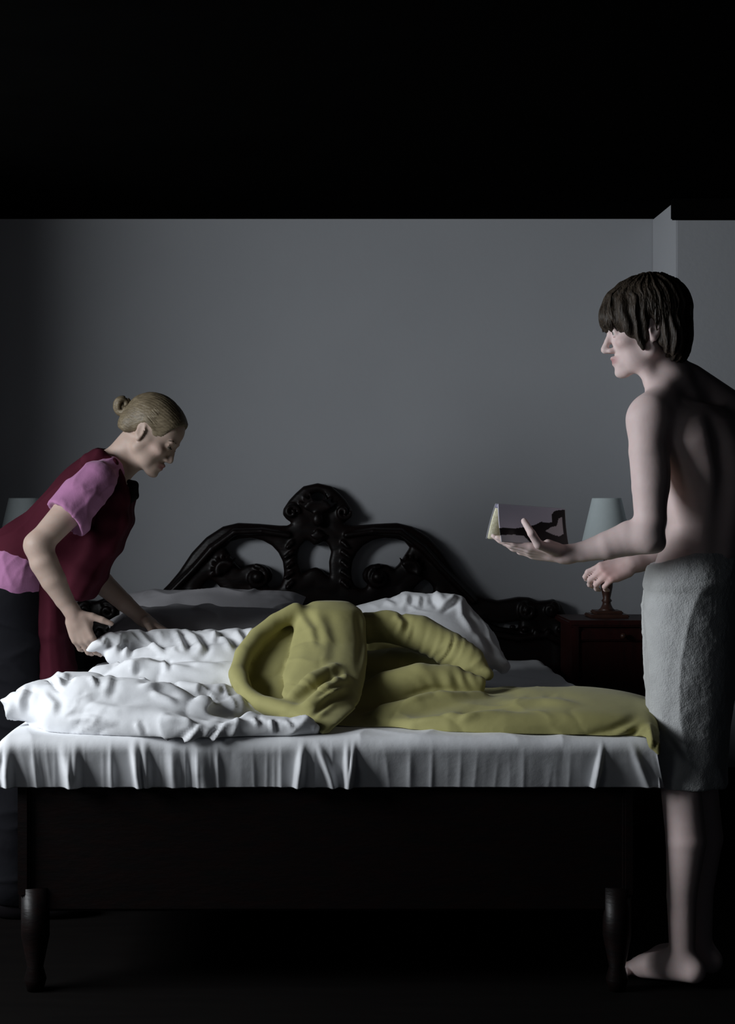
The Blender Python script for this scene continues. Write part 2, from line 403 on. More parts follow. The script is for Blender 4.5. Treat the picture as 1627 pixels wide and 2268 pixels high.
vm = Vol((BL-.02, YF-.02, .40), (BR+.02, 6.02, .68), .012)
vm.box(((BL+BR)/2, (YF+6.0)/2+.03, .585), ((BR-BL)/2-.012, (6.0-YF)/2-.045, .046), rad=.03)
V, Fc = vm.nets(); mk('mattress', V, Fc, M_linen, bed)

# bed sheet: draped over the mattress, hanging in pleats at the foot
def sheet():
    nx, ny, nz = 560, 150, 34
    hem = CH+(CY-1743)*(YF+.045)/F
    V = []; Fc = []
    xs = np.linspace(BL-.012, BR+.012, nx)
    R = .035
    # profile param: top (from head to foot) then around rounded edge then down
    prof = [(y, MT) for y in np.linspace(5.95, YF+R, ny)]
    prof += [(YF+R-(R+.006)*math.sin(a), MT-R+(R)*math.cos(a)) for a in np.linspace(.12, math.pi/2, 9)]
    prof += [(YF-.006, z) for z in np.linspace(MT-R-.004, hem, nz)]
    prof = np.array(prof)
    Xg, Pi = np.meshgrid(xs, np.arange(len(prof)), indexing='ij')
    Yg = prof[Pi, 0].copy(); Zg = prof[Pi, 1].copy()
    drop = np.clip((MT-Zg)/(MT-hem), 0, 1)
    # round off at the sides of the mattress
    for e, sg in ((BR+.012, 1), (BL-.012, -1)):
        t = np.clip(1-np.abs(Xg-e)/.03, 0, 1); Zg -= .03*(1-np.sqrt(1-t*t*.98))*(1-drop)
    q = np.stack([Xg.ravel()*5.2, np.zeros(Xg.size), Zg.ravel()*2.5], 1)
    lw = sm(.5, -.4, Xg); pl = ridge(q*[2.6, 1, .25]+[3.1, 0, 0], 4.0).reshape(Xg.shape)*(.002+.008*lw)+ridge(q*[5.3, 1, .5]+[9.7, 5, 0], 3).reshape(Xg.shape)*(.0002+.0025*lw)
    pl += .005*perlin(np.stack([Xg.ravel()*11, Zg.ravel()*3, np.zeros(Xg.size)+2.2], 1)).reshape(Xg.shape)
    # the box pleats seen near the middle and left
    for px, wd, am, sl in [(295, 9, .030, .10), (318, 8, .02, .05), (672, 7, .026, -.12), (700, 8, .022, .35), (770, 6, .022, -.02), (785, 5, .020, -.10), (1335, 5, .022, -.12), (1395, 8, .012, .25), (20, 10, .02, -.1), (140, 12, .024, .1), (165, 10, .02, 0), (380, 16, .018, .05), (440, 18, .018, .1)]:
        c = (px-CX)*YF/F+sl*(MT-Zg)*1.0; u = (Xg-c)/(wd*YF/F)
        pl += am*np.exp(-u*u)
    Yg += .055*drop-pl*sm(0, .75, drop)
    Zg += .004*perlin(np.stack([Xg.ravel()*4, Yg.ravel()*4, np.zeros(Xg.size)], 1)).reshape(Xg.shape)*(1-drop)
    Zg += .006*ridge(np.stack([Xg.ravel()*6+Yg.ravel()*2, Yg.ravel()*2.2, np.zeros(Xg.size)+4], 1), 3).reshape(Xg.shape)*(1-drop)
    Xg += .028*drop*np.clip((Xg-.72)/.13, 0, 1)
    V = np.stack([Xg.ravel(), Yg.ravel(), Zg.ravel()], 1)
    m = len(prof); i = np.arange(nx-1)[:, None]*m; j = np.arange(m-1)[None]
    a = (i+j).ravel(); Fc = np.stack([a, a+1, a+m+1, a+m], 1)
    # side drops
    for e, k0 in ((BR, nx-1), (BL, 0)):
        sg = 1 if k0 else -1; base = V[k0*m:(k0+1)*m]; n0 = len(V); add = []
        for r in range(1, 9):
            b = base.copy(); b[:, 2] = np.minimum(base[:, 2], base[:, 2]-(base[:, 2]-hem)*r/8.0); b[:, 0] += sg*.012*r/8*(1+1.2*np.sin(base[:, 1]*24)); add.append(b)
        V = np.concatenate([V]+add)
        for r in range(8):
            A = (k0*m if r == 0 else n0+(r-1)*m); B = n0+r*m
            jj = np.arange(ny); q = np.stack([A+jj, A+jj+1, B+jj+1, B+jj], 1)
            Fc = np.concatenate([Fc, q if sg > 0 else q[:, ::-1]])
    o = mk('bed_sheet', V, Fc, M_linen, None, label='white sheet spread over the mattress and hanging in pleats at the foot', cat='bed sheet')
    md = o.modifiers.new('solid', 'SOLIDIFY'); md.thickness = .003; md.offset = 1
    return o
sheet()

# ------------------------------------------------------------------ pillows
def pillow(name, c, r, tilt, yaw, m, label, seed, amp=.012, sag=0.0):
    R = (Matrix.Rotation(yaw, 3, 'Z') @ Matrix.Rotation(tilt, 3, 'X'))
    n = 110; V = []; Fc = []
    u = np.linspace(-1, 1, n); U, Vv = np.meshgrid(u, u*1.0, indexing='ij')
    th = ((1-np.abs(U)**3.2)*(1-np.abs(Vv)**3.2))**.5
    pin = 1-.07*(1-np.abs(U)**2)*np.abs(Vv)**6; pin2 = 1-.07*(1-np.abs(Vv)**2)*np.abs(U)**6
    P = []
    for sg in (1, -1):
        q = np.stack([U*r[0]*pin2, Vv*r[1]*pin, sg*(th*r[2]+.002)], -1).reshape(-1, 3)
        wr = ridge(q*[7, 5, 3]+seed, 3)*amp+perlin(q*5+seed)*amp*1.3
        edge = (1-th.ravel())
        wr += edge*(1-edge)*amp*1.6*perlin(q*[28, 28, 1]+seed)
        q[:, 2] += sg*wr*th.ravel()
        P.append(q)
    V = np.concatenate(P)
    i = np.arange(n-1)[:, None]*n; j = np.arange(n-1)[None]; a = (i+j).ravel()
    F1 = np.stack([a, a+n, a+n+1, a+1], 1); F2 = F1[:, ::-1]+n*n; Fc = [*F1, *F2]
    ring = [k for k in range(n)]+[k*n+n-1 for k in range(1, n)]+[(n-1)*n+k for k in range(n-2, -1, -1)]+[k*n for k in range(n-2, 0, -1)]
    for a, b in zip(ring, ring[1:]+ring[:1]): Fc.append((a, b, b+n*n, a+n*n))
    V = np.array([list(R @ Vector(p)) for p in V])+np.array(c)
    return mk(name, V, Fc, m, None, label=label, cat='pillow')
pillow('pillow', W(462, 1378, 5.74), (.34, .19, .075), math.radians(24), 0, M_case, 'grey pillow lying against the left half of the headboard, behind the other grey pillow', 1.3)
pillow('pillow', W(470, 1404, 5.34), (.36, .18, .075), math.radians(8), .03, M_case, 'flat light grey pillow in front of the darker one, behind the lifted white duvet', 5.1)

# ------------------------------------------------------------------ crumpled linen as volumes
def cc(v, pts, k=.02):   # chain given in pixels: (px,py,d,r_px)
    v.chain([(W(x, y, d), pr(r, d)) for x, y, d, r in pts], k)
def el(v, px, py, d, rx, ry, rz, k=.02, rot=0, mode='u', yaw=0):
    # rx, ry in pixels (across, up), rz in metres (depth); rot = clockwise tilt in the image
    c, s = math.cos(rot), math.sin(rot); M = np.array([[c, 0, -s], [0, 1, 0], [s, 0, c]])
    if yaw: M = M@np.array(Matrix.Rotation(yaw, 3, 'Z'))
    v.ell(W(px, py, d), (pr(rx, d), rz, pr(ry, d)), M, k, mode)
def creases(lines):
    # each line: points (px,py) on the front of the cloth, width px, height m, side
    def f(V):
        px = CX+V[:, 0]/V[:, 1]*F; py = CY-(V[:, 2]-CH)/V[:, 1]*F; D = np.zeros(len(V))
        for pts, wd, am in lines:
            P = np.array(pts, float); n = len(P)-1; best = np.full(len(V), 1e9); sg = np.zeros(len(V)); tt = np.zeros(len(V))
            for i in range(n):
                e = P[i+1]-P[i]; L = np.hypot(*e); t = np.clip(((px-P[i, 0])*e[0]+(py-P[i, 1])*e[1])/L**2, 0, 1)
                dx, dy = px-P[i, 0]-t*e[0], py-P[i, 1]-t*e[1]; d = np.hypot(dx, dy); m = d < best
                best = np.where(m, d, best); sg = np.where(m, np.sign(dx*e[1]-dy*e[0])*d, sg); tt = np.where(m, (i+t)/n, tt)
            fade = sm(0, .25, tt)*sm(1, .6, tt)*np.exp(-np.maximum(best-3*wd, 0)/wd)
            D += am*fade*(np.exp(-(sg/wd)**2)-.75*np.exp(-((sg-1.7*wd)/(wd*1.1))**2))
        return D
    return f
def cloth(v, seed, a_big, a_rid, a_fine, dirs=(6, 6, 6), floor_z=None, extra=None, it=2):
    V, Fc = v.nets(); V = lap(V, Fc, it)
    N = normals(V, Fc)
    wp = np.stack([perlin(V*4+seed), perlin(V*4+seed+7), perlin(V*4+seed+13)], 1)*.12
    q = V+wp
    D_ = np.array(dirs)
    d = a_big*perlin(q*3+seed)+a_rid*(ridge(q*D_+seed+3, 5)-.8*ridge(q*D_*.9+seed+21, 6))*sm(-.2, .35, perlin(q*3.1+seed+40))
    d += a_fine*(ridge(q*D_*2.1+seed+9, 5)-ridge(q*D_*1.9+seed+29, 5))*sm(-.1, .4, perlin(q*4.3+seed+60))
    if extra is not None: d = d+extra(V)
    V2 = V+N*d[:, None]
    if floor_z is not None: V2[:, 2] = np.where((V2[:, 2] < floor_z) & (V2[:, 1] > YF-.012), floor_z+(V2[:, 2]-floor_z)*.02, V2[:, 2])
    return lap(V2, Fc, 1, .3), Fc

# white duvet being turned back by the woman
v = Vol((-.86, YF-.16, MT-.06), (.22, 5.3, .97), .006)
for a in [((30, 1568, 4.22, 22), (90, 1562, 4.20, 50), (190, 1560, 4.18, 62), (330, 1568, 4.18, 62), (440, 1590, 4.14, 46), (560, 1612, 4.10, 26), (690, 1618, 4.10, 18)),
          ((90, 1545, 4.35, 40), (200, 1535, 4.38, 46), (300, 1545, 4.36, 44), (400, 1562, 4.32, 40), (500, 1590, 4.28, 26), (560, 1602, 4.26, 18), (660, 1608, 4.24, 14)),
          ((220, 1500, 4.52, 26), (300, 1490, 4.50, 28), (400, 1492, 4.50, 30), (520, 1500, 4.50, 34), (600, 1530, 4.50, 26)),
          ((196, 1440, 4.65, 5), (216, 1430, 4.66, 14), (244, 1425, 4.70, 25), (300, 1428, 4.78, 32), (400, 1430, 4.82, 34), (520, 1430, 4.82, 38), (640, 1440, 4.8, 40)),
          ((250, 1452, 4.66, 16), (330, 1460, 4.66, 26), (450, 1462, 4.66, 28), (600, 1470, 4.66, 30)),
          ((300, 1440, 4.98, 30), (450, 1436, 5.0, 34), (620, 1440, 5.0, 34))]:
    cc(v, a, .022)
v.ell(W(340, 1575, 4.42), (.34, .36, .085), k=.04)
v.ell(W(470, 1480, 4.85), (.30, .28, .10), k=.04)
cc(v, [(12, 1552, 4.20, 8), (45, 1552, 4.2, 34), (90, 1550, 4.25, 48)], .03)
cc(v, [(150, 1518, 4.34, 28), (230, 1518, 4.34, 26)], .04)
cc(v, [(120, 1592, 4.12, 26), (260, 1604, 4.08, 30), (380, 1616, 4.045, 32), (460, 1622, 4.03, 24), (560, 1614, 4.05, 16), (690, 1610, 4.06, 12)], .06)
# hollows between folds
cc(v, [], .02)
v.cone(W(250, 1500, 4.38), W(330, 1512, 4.36), pr(7, 4.4), pr(9, 4.4), .015, 's')
v.cone(W(330, 1512, 4.36), W(560, 1507, 4.36), pr(9, 4.4), pr(5, 4.4), .015, 's')
v.ell(W(505, 1572, 4.13), (pr(48, 4.1), .06, pr(16, 4.1)), k=.015, mode='s')
v.cone(W(250, 1473, 4.5), W(460, 1478, 4.5), pr(6, 4.5), pr(4, 4.5), .014, 's')
wl_ = [([(272, 1396), (262, 1425), (250, 1455)], 7, .008), ([(300, 1396), (330, 1425), (372, 1452)], 8, .012), ([(285, 1410), (280, 1440), (276, 1460)], 6, .008),
 ([(385, 1394), (402, 1425), (412, 1452)], 7, .010), ([(398, 1394), (432, 1412), (446, 1436), (425, 1458)], 8, .010), ([(460, 1398), (500, 1420), (520, 1450)], 8, .010), ([(480, 1392), (470, 1425)], 6, .008),
 ([(520, 1395), (545, 1430)], 7, .009), ([(560, 1392), (548, 1420)], 6, .008), ([(340, 1400), (350, 1430)], 6, -.007), ([(235, 1408), (225, 1440)], 6, .006), ([(215, 1425), (240, 1430)], 5, .005),
 ([(250, 1475), (330, 1468), (400, 1478), (465, 1490)], 7, .009), ([(360, 1462), (372, 1490)], 6, .008), ([(300, 1468), (290, 1495)], 6, .006), ([(420, 1470), (500, 1478)], 7, .008),
 ([(112, 1500), (124, 1520), (140, 1535)], 6, -.010), ([(152, 1486), (136, 1505), (118, 1518)], 7, .008), ([(245, 1490), (238, 1525), (225, 1548)], 9, .005), ([(60, 1505), (45, 1550), (50, 1590)], 8, .007),
 ([(200, 1495), (215, 1530)], 6, .006), ([(300, 1525), (360, 1520), (430, 1535)], 7, .010), ([(330, 1535), (400, 1560)], 8, .009), ([(400, 1520), (470, 1530), (520, 1525)], 7, .008), ([(430, 1540), (480, 1550)], 7, .008),
 ([(140, 1595), (200, 1590), (260, 1605)], 6, .006), ([(180, 1560), (260, 1575), (330, 1570)], 9, .006), ([(350, 1590), (420, 1600), (470, 1620)], 7, .008), ([(480, 1610), (520, 1600), (560, 1604)], 6, .009), ([(395, 1650), (430, 1625), (450, 1600)], 6, .009),
 ([(460, 1655), (478, 1630), (500, 1605)], 5, .010), ([(560, 1590), (575, 1612)], 5, .008), ([(600, 1592), (606, 1625)], 5, .010), ([(630, 1596), (650, 1614)], 5, .006), ([(90, 1530), (120, 1560), (115, 1590)], 9, .006), ([(300, 1600), (320, 1630)], 6, .006)]
V, Fc = cloth(v, 2.0, .010, .012, .005, (5, 3.5, 7), MT+.006, creases(wl_), 3)
mk('duvet', V, Fc, M_linen, None, label='crumpled white duvet over the left half of the bed, one corner lifted by the woman', cat='duvet')

# white pillow behind the green duvet
v = Vol((.12, 4.75, MT-.005), (.78, 5.75, .99), .006)
for a in [((800, 1370, 5.15, 30), (900, 1350, 5.15, 36), (985, 1350, 5.12, 34), (1012, 1352, 5.12, 26)),
          ((1010, 1345, 5.12, 22), (1045, 1400, 5.10, 26), (1075, 1445, 5.05, 22), (1115, 1478, 5.0, 14)),
          ((820, 1420, 5.1, 60), (960, 1420, 5.1, 60), (1040, 1450, 5.05, 30))]:
    cc(v, a, .03)
v.ell(W(940, 1440, 5.15), (.24, .22, .14), k=.04)
v.cone(W(1012, 1330, 5.12), W(1020, 1326, 5.11), .012, .006, .015)
V, Fc = cloth(v, 12.0, .008, .010, .005, (5, 4, 5), MT+.006, creases([([(905, 1316), (900, 1335), (885, 1350)], 6, .008), ([(950, 1320), (975, 1350)], 8, -.012), ([(1012, 1318), (990, 1335), (965, 1352)], 6, .012), ([(1018, 1325), (1022, 1365), (1060, 1420)], 7, .010), ([(930, 1320), (925, 1350)], 5, .007), ([(850, 1330), (880, 1345)], 6, .007), ([(1050, 1400), (1090, 1470)], 8, .006)]), 3)
mk('pillow', V, Fc, M_linen, None, label='plump crumpled white pillow on the right half, behind the green duvet', cat='pillow')

# green duvet
v = Vol((-.26, YF-.12, MT-.06), (.92, 5.12, .97), .0055)
def lofts(rows, k=.02, mode='u', th=0.0):
    out = []
    for x0, x1, py, b, d in rows:
        p = W((x0+x1)/2, py, d); out.append((p[2], p[0], p[1], pr((x1-x0)/2, d), b))
    v.loft(out, th, k, mode)
# outer shell of the fold on the left
lofts([(640, 700, 1350, .03, 4.70), (602, 720, 1366, .055, 4.70), (562, 720, 1400, .075, 4.66), (532, 720, 1440, .085, 4.60), (507, 720, 1485, .09, 4.52), (515, 720, 1530, .085, 4.44), (552, 720, 1562, .07, 4.36), (600, 720, 1585, .05, 4.30), (640, 720, 1600, .03, 4.26)], .03)
# trunk that stands up and folds down
lofts([(690, 775, 1334, .03, 4.64), (664, 800, 1350, .055, 4.62), (655, 808, 1375, .07, 4.60), (648, 810, 1420, .085, 4.54), (638, 810, 1460, .09, 4.46), (620, 808, 1500, .09, 4.38), (620, 800, 1540, .08, 4.30), (645, 788, 1570, .065, 4.22), (685, 755, 1600, .045, 4.13), (706, 726, 1622, .02, 4.08)], .006)
v.chain([(W(655, 1352, 4.60), .022), (W(610, 1378, 4.58), .024), (W(570, 1410, 4.54), .025), (W(540, 1450, 4.47), .025), (W(526, 1492, 4.40), .025), (W(540, 1530, 4.33), .024), (W(580, 1558, 4.26), .022), (W(640, 1576, 4.2), .020), (W(690, 1590, 4.15), .018)], .03)
v.ell(W(588, 1508, 4.32), (pr(36, 4.3), .10, pr(42, 4.3)), np.array([[.85, 0, -.5], [0, 1, 0], [.5, 0, .85]]), k=.02, mode='s')
v.chain([(W(530, 1500, 4.38), .020), (W(545, 1535, 4.32), .021), (W(585, 1562, 4.25), .020), (W(640, 1580, 4.19), .018), (W(690, 1592, 4.15), .016)], .02)
v.chain([(W(672, 1350, 4.54), .008), (W(652, 1400, 4.50), .014), (W(636, 1450, 4.42), .018), (W(614, 1500, 4.32), .014)], .03, 's')
# pinched seam
v.chain([(W(655, 1572, 4.13), .008), (W(700, 1530, 4.175), .009), (W(760, 1492, 4.29), .007)], .012, 's')
v.chain([(W(690, 1568, 4.18), .026), (W(725, 1535, 4.225), .026), (W(762, 1508, 4.30), .018)], .02)
v.chain([(W(650, 1545, 4.24), .020), (W(690, 1510, 4.275), .022), (W(740, 1480, 4.35), .014)], .02)
# upper right fold
v.chain([(W(790, 1392, 4.70), .040), (W(860, 1388, 4.68), .044), (W(930, 1402, 4.66), .050), (W(995, 1436, 4.62), .048), (W(1040, 1466, 4.57), .038), (W(1080, 1494, 4.52), .014)], .03)
v.chain([(W(830, 1430, 4.88), .06), (W(960, 1450, 4.86), .07), (W(1040, 1490, 4.76), .04)], .04)
v.ell(W(880, 1480, 4.74), (.15, .10, .06), k=.03)
# middle fold
v.chain([(W(790, 1570, 4.44), .05), (W(860, 1532, 4.45), .055), (W(930, 1508, 4.45), .048), (W(1000, 1508, 4.44), .036), (W(1062, 1512, 4.42), .016)], .03)
v.chain([(W(860, 1592, 4.30), .036), (W(920, 1572, 4.31), .032), (W(990, 1556, 4.33), .024), (W(1060, 1545, 4.36), .012)], .012)
# lower flat spread
v.chain([(W(862, 1610, 4.24), .012), (W(920, 1612, 4.17), .022), (W(1000, 1610, 4.14), .030), (W(1120, 1610, 4.12), .034), (W(1250, 1617, 4.10), .034), (W(1370, 1627, 4.08), .030), (W(1425, 1634, 4.07), .024)], .03)
v.ell(W(1130, 1580, 4.42), (.36, .34, .050), k=.04)
v.ell(W(1300, 1580, 4.32), (.22, .26, .060), k=.04)
v.chain([(W(1290, 1562, 4.45), .03), (W(1365, 1582, 4.34), .036), (W(1418, 1603, 4.20), .032), (W(1438, 1622, 4.06), .022), (W(1450, 1650, 3.985), .014), (W(1458, 1668, 3.98), .008)], .03)
v.ell(W(815, 1606, 4.34), (.16, .14, .03), k=.04)
def gx(V):
    px = CX+V[:, 0]/V[:, 1]*F; py = CY-(V[:, 2]-CH)/V[:, 1]*F
    def zone(cx, cy, rx, ry): return np.exp(-((px-cx)/rx)**2-((py-cy)/ry)**2)
    mk_ = sm(-.35, .3, perlin(V*14+5)); a = (zone(1000, 1440, 60, 26)+zone(925, 1405, 55, 25)*.7)*(.35+.9*mk_)
    u = V[:, 0]*230-V[:, 2]*90+5*perlin(V*11)
    b = zone(1000, 1508, 55, 22)+zone(750, 1500, 24, 16)
    w_ = V[:, 0]*170+V[:, 2]*110+5*perlin(V*9+3)
    gc = creases([([(655, 1350), (690, 1400), (700, 1450)], 9, .006), ([(700, 1345), (720, 1420), (705, 1490)], 14, .005), ([(790, 1340), (800, 1420), (790, 1500)], 8, -.006), ([(700, 1555), (740, 1530), (780, 1520)], 5, .007), ([(690, 1600), (740, 1560), (790, 1545)], 6, .006), ([(870, 1362), (890, 1380), (885, 1410)], 8, .008), ([(900, 1600), (1000, 1585), (1100, 1590)], 9, .007), ([(1080, 1520), (1150, 1530), (1250, 1528)], 8, .008), ([(1100, 1560), (1200, 1550), (1300, 1565)], 9, .007), ([(1270, 1655), (1360, 1630), (1430, 1595)], 8, .010), ([(1330, 1655), (1400, 1640), (1440, 1610)], 6, .008), ([(1010, 1600), (1060, 1580), (1130, 1575)], 8, .007), ([(1437, 1600), (1445, 1640), (1440, 1665)], 5, .008), ([(880, 1560), (960, 1535), (1040, 1540)], 6, .007)])(V)
    return gc+.0035*a*(np.sin(u)+.4*np.sin(1.7*u+1))+.0032*b*np.sin(w_)
V, Fc = cloth(v, 6.0, .005, .006, .003, (3, 2.5, 5), MT+.006, gx, 4)
mk('duvet', V, Fc, M_green, None, label='olive green duvet bunched in big folds at the middle and right of the bed', cat='duvet')

# ------------------------------------------------------------------ bedside table and lamps
def nightstand(cx, label):
    t = empty('nightstand', (cx, 5.83, 0), label, 'nightstand', None)
    x0, x1, y0, y1 = cx-.175, cx+.175, 5.68, 5.985; zt = CH+(CY-1374)*5.67/F
    autosmooth(MB().box((x0-.012, y0-.015, zt-.022), (x1+.012, y1, zt), .006).build('table_top', M_mahog, t))
    autosmooth(MB().box((x0+.008, y0+.008, .10), (x1-.008, y1-.005, zt-.022), .004).build('body', M_mahog, t))
    d = autosmooth(MB().box((x0+.028, y0-.006, zt-.072), (x1-.028, y0+.012, zt-.034), .005).build('drawer', M_mahog, t))
    MB().lathe((0, 0, 0), [(.001, 0), (.006, .0), (.006, .01), (.011, .016), (.010, .024), (.001, .028)], 16)
    kb = MB().lathe((0, 0, 0), [(.004, 0), (.006, .012), (.011, .018), (.009, .026), (.001, .028)], 18)
    kb.V = [(x+cx, y0-.006-z, y+zt-.053) for x, y, z in kb.V]; kb.build('knob', M_lampw, d, True)
    pn = MB()
    nr = 15
    pn.box((x0+.02, y0-.002, .16), (x1-.02, y0+.012, zt-.078), .003)
    for i in range(nr):
        xx = x0+.035+(x1-x0-.07)*i/(nr-1)
        pn.tube([(xx, y0-.002, .18), (xx, y0-.002, zt-.09)], .0085, 10)
    autosmooth(pn.build('reeded_door', M_mahog, t, label='door with vertical reeding'), 50)
    for xx in (x0+.014, x1-.014): autosmooth(MB().box((xx-.014, y0-.012, .0), (xx+.014, y0+.02, zt-.022), .005).build('corner_post', M_mahog, t))
    return t, zt
nsx = min(W(1350, 1372, 5.80)[0]+.02, XP-.19)
ns, zt = nightstand(nsx, 'dark mahogany nightstand with reeded front right of the bed, behind the man')
def lamp(cx, label):
    cy = 5.84; t = empty('bedside_lamp', (cx, cy, zt), label, 'lamp')
    zz = lambda py: CH+(CY-py)*cy/F-zt
    mb = MB().box((cx-.068, cy-.068, zt), (cx+.068, cy+.068, zt+.012), .003); mb.box((cx-.05, cy-.05, zt+.011), (cx+.05, cy+.05, zt+.024), .004)
    autosmooth(mb.build('base', M_lampw, t))
    h = zz(1202)
    MB().lathe((cx, cy, zt+.022), [(.034, 0), (.022, .010), (.016, .022), (.014, .03), (.019, .036), (.013, .044), (.016, .06), (.021, .085), (.022, .105), (.018, .13), (.013, .15), (.019, .158), (.013, .166), (.010, .19), (.009, h-.02)], 32).build('stem', M_lampw, t, True)
    r0, r1 = pr(54, cy), pr(32, cy); z0, z1 = zz(1205), zz(1103)
    MB().lathe((cx, cy, zt), [(r0, z0), (r0+.002, z0+.004), (r1+.001, z1-.003), (r1, z1), (r1-.003, z1-.002), (r0-.004, z0+.003), (r0, z0)], 56, False).build('lamp_shade', M_shade, t, True)
    return t
lx = W(1343, 1200, 5.84)[0]
lamp(lx, 'bedside lamp with pale cone shade on the right nightstand, behind the arm of the man')
lx2 = W(52, 1200, 5.84)[0]
nightstand(lx2-.03, 'dark nightstand left of the bed, hidden behind the woman')
lamp(lx2, 'dim bedside lamp with cone shade behind the back of the woman')

# ------------------------------------------------------------------ figures
def frame(fwd, up):
    f = np.array(fwd, float); f /= np.linalg.norm(f); u = np.array(up, float); l = np.cross(u, f); l /= np.linalg.norm(l); u = np.cross(f, l)
    return np.stack([f, l, u])     # rows: forward, left, up
def head(v, O, M, sc=1.0, fem=False):
    P = lambda x, y, z: O+sc*(x*M[0]+y*M[1]+z*M[2])
    E = lambda c, r, k=.008, mode='u', R=None: v.ell(P(*c), np.array(r)*sc, M if R is None else R@M, k*sc, mode)
    E((-.012, 0, .034), (.096, .075, .081), .01)
    E((.030, 0, -.022), (.058, .058, .082), .02)
    E((.052, 0, .040), (.040, .056, .045), .02)
    for s in (1, -1):
        v.cone(P(.0, s*.047, -.058), P(.066, s*.014, -.100), .016*sc, .013*sc, .022*sc)
        v.cone(P(.01, s*.052, -.02), P(.0, s*.047, -.058), .016*sc, .016*sc, .02*sc)
        E((.060, s*.042, -.028), (.022, .018, .016), .016)
        E((.040, s*.034, -.066), (.026, .020, .028), .018)
    E((.079, 0, -.101), (.015, .018, .013), .012)
    E((.083, 0, .014), (.012, .044, .009), .012)
    E((.070, 0, -.075), (.022, .028, .022), .014)
    for s in (1, -1): E((.094, s*.031, -.004), (.016, .016, .010), .010, 's')
    nf_ = .0035 if fem else 0
    v.chain([(P(.088, 0, .006), .0065*sc), (P(.098-nf_, 0, -.016), .0075*sc), (P(.110-nf_*2, 0, -.036), .0090*sc)], .010*sc)
    E((.106-nf_*2, 0, -.041), (.010, .009, .007), .006)
    for s in (1, -1):
        E((.094-nf_, s*.011, -.043), (.010, .007, .007), .007)
        v.ell(P(.0715, s*.031, -.002), np.array([.0135]*3)*sc, M, .002*sc)
        v.chain([(P(.083, s*.018, .0015), .003*sc), (P(.0865, s*.030, .006), .0034*sc), (P(.080, s*.043, .001), .003*sc)], .003*sc)
        v.chain([(P(.083, s*.020, -.008), .0025*sc), (P(.0845, s*.030, -.0105), .0028*sc), (P(.079, s*.042, -.007), .0025*sc)], .003*sc)
    v.chain([(P(.080, .022, -.0655), .003*sc), (P(.0935, .006, -.0625), .005*sc), (P(.0935, -.006, -.0625), .005*sc), (P(.080, -.022, -.0655), .003*sc)], .005*sc)
    v.chain([(P(.080, .019, -.0735), .003*sc), (P(.090, .006, -.0755), .0060*sc), (P(.090, -.006, -.0755), .0060*sc), (P(.080, -.019, -.0735), .003*sc)], .005*sc)
    v.chain([(P(.088, .024, -.0690), .0016*sc), (P(.101, 0, -.0690), .0020*sc), (P(.088, -.024, -.0690), .0016*sc)], .003*sc, 's')
    for s in (1, -1):
        a = .35
        R = np.array([[math.cos(a*s), math.sin(a*s), 0], [-math.sin(a*s), math.cos(a*s), 0], [0, 0, 1]])
        R2 = np.array([[.97, 0, .2], [0, 1, 0], [-.2, 0, .97]])@R
        E((-.014, s*.073, -.010), (.017, .006, .031), .005, 'u', R2)
        E((-.012, s*.079, -.006), (.011, .0045, .019), .004, 's', R2)
        E((-.006, s*.072, -.034), (.008, .005, .009), .004)
        E((-.002, s*.076, -.012), (.004, .004, .006), .003)
    return P
def colors(V, base, P, O, M, sc, lips, spots=(), cheek=None):
    c = np.tile(np.array(base), (len(V), 1)); L = (V-O)@M.T/sc
    lm = np.exp(-((L[:, 2]+.069)/.009)**4-((L[:, 1])/.024)**4)*(L[:, 0] > .074)
    c = c*(1-lm[:, None])+np.array(lips)*lm[:, None]
    em = np.exp(-((L[:, 1].__abs__()-.045)/.02)**2-((L[:, 2]+.03)/.02)**2)*(L[:, 0] > .03)*.35
    if cheek is not None: c = c*(1-em[:, None])+np.array(cheek)*em[:, None]
    for p, r, col in spots:
        m = np.exp(-(((V-p)**2).sum(1))/r**2)*.7; c = c*(1-m[:, None])+np.array(col)*m[:, None]
    return c
def eyes(P, M, sc, parent):
    for s in (1, -1):
        mb = MB(); n, m = 16, 10; c = P(.0735, s*.031, -.002)
        for nm, rr, cut, mt, off in (('eyeball', .0130, math.pi, M_eye, 0), ('iris', .0134, .42, M_iris, 0)):
            V = []; Fc = []
            for i in range(m+1):
                a = cut*i/m
                for j in range(n):
                    b = 2*math.pi*j/n; V.append(c+sc*rr*(math.cos(a)*M[0]+math.sin(a)*(math.cos(b)*M[1]+math.sin(b)*M[2])))
            for i in range(m):
                for j in range(n): Fc.append((i*n+j, (i+1)*n+j, (i+1)*n+(j+1) % n, i*n+(j+1) % n))
            mk(nm, V, Fc, mt, parent)
def brows(P, sc, parent, m, th=.0030):
    for s in (1, -1):
        mb = MB(); mb.tube([P(.0895, s*.014, .013), P(.0905, s*.026, .018), P(.0835, s*.040, .019), P(.073, s*.050, .013)], np.array([.0028, .0034, .0028, .001])*sc*th/.003, 8)
        mb.build('eyebrow', m, parent, True)
def lashes(P, sc, parent, m):
    for s in (1, -1):
        MB().tube([P(.0860, s*.018, -.005), P(.0905, s*.026, -.0045), P(.0895, s*.034, -.005), P(.0815, s*.0445, -.005)], np.array([.0008, .0021, .0022, .0008])*sc, 6).build('eyelash', m, parent, True)
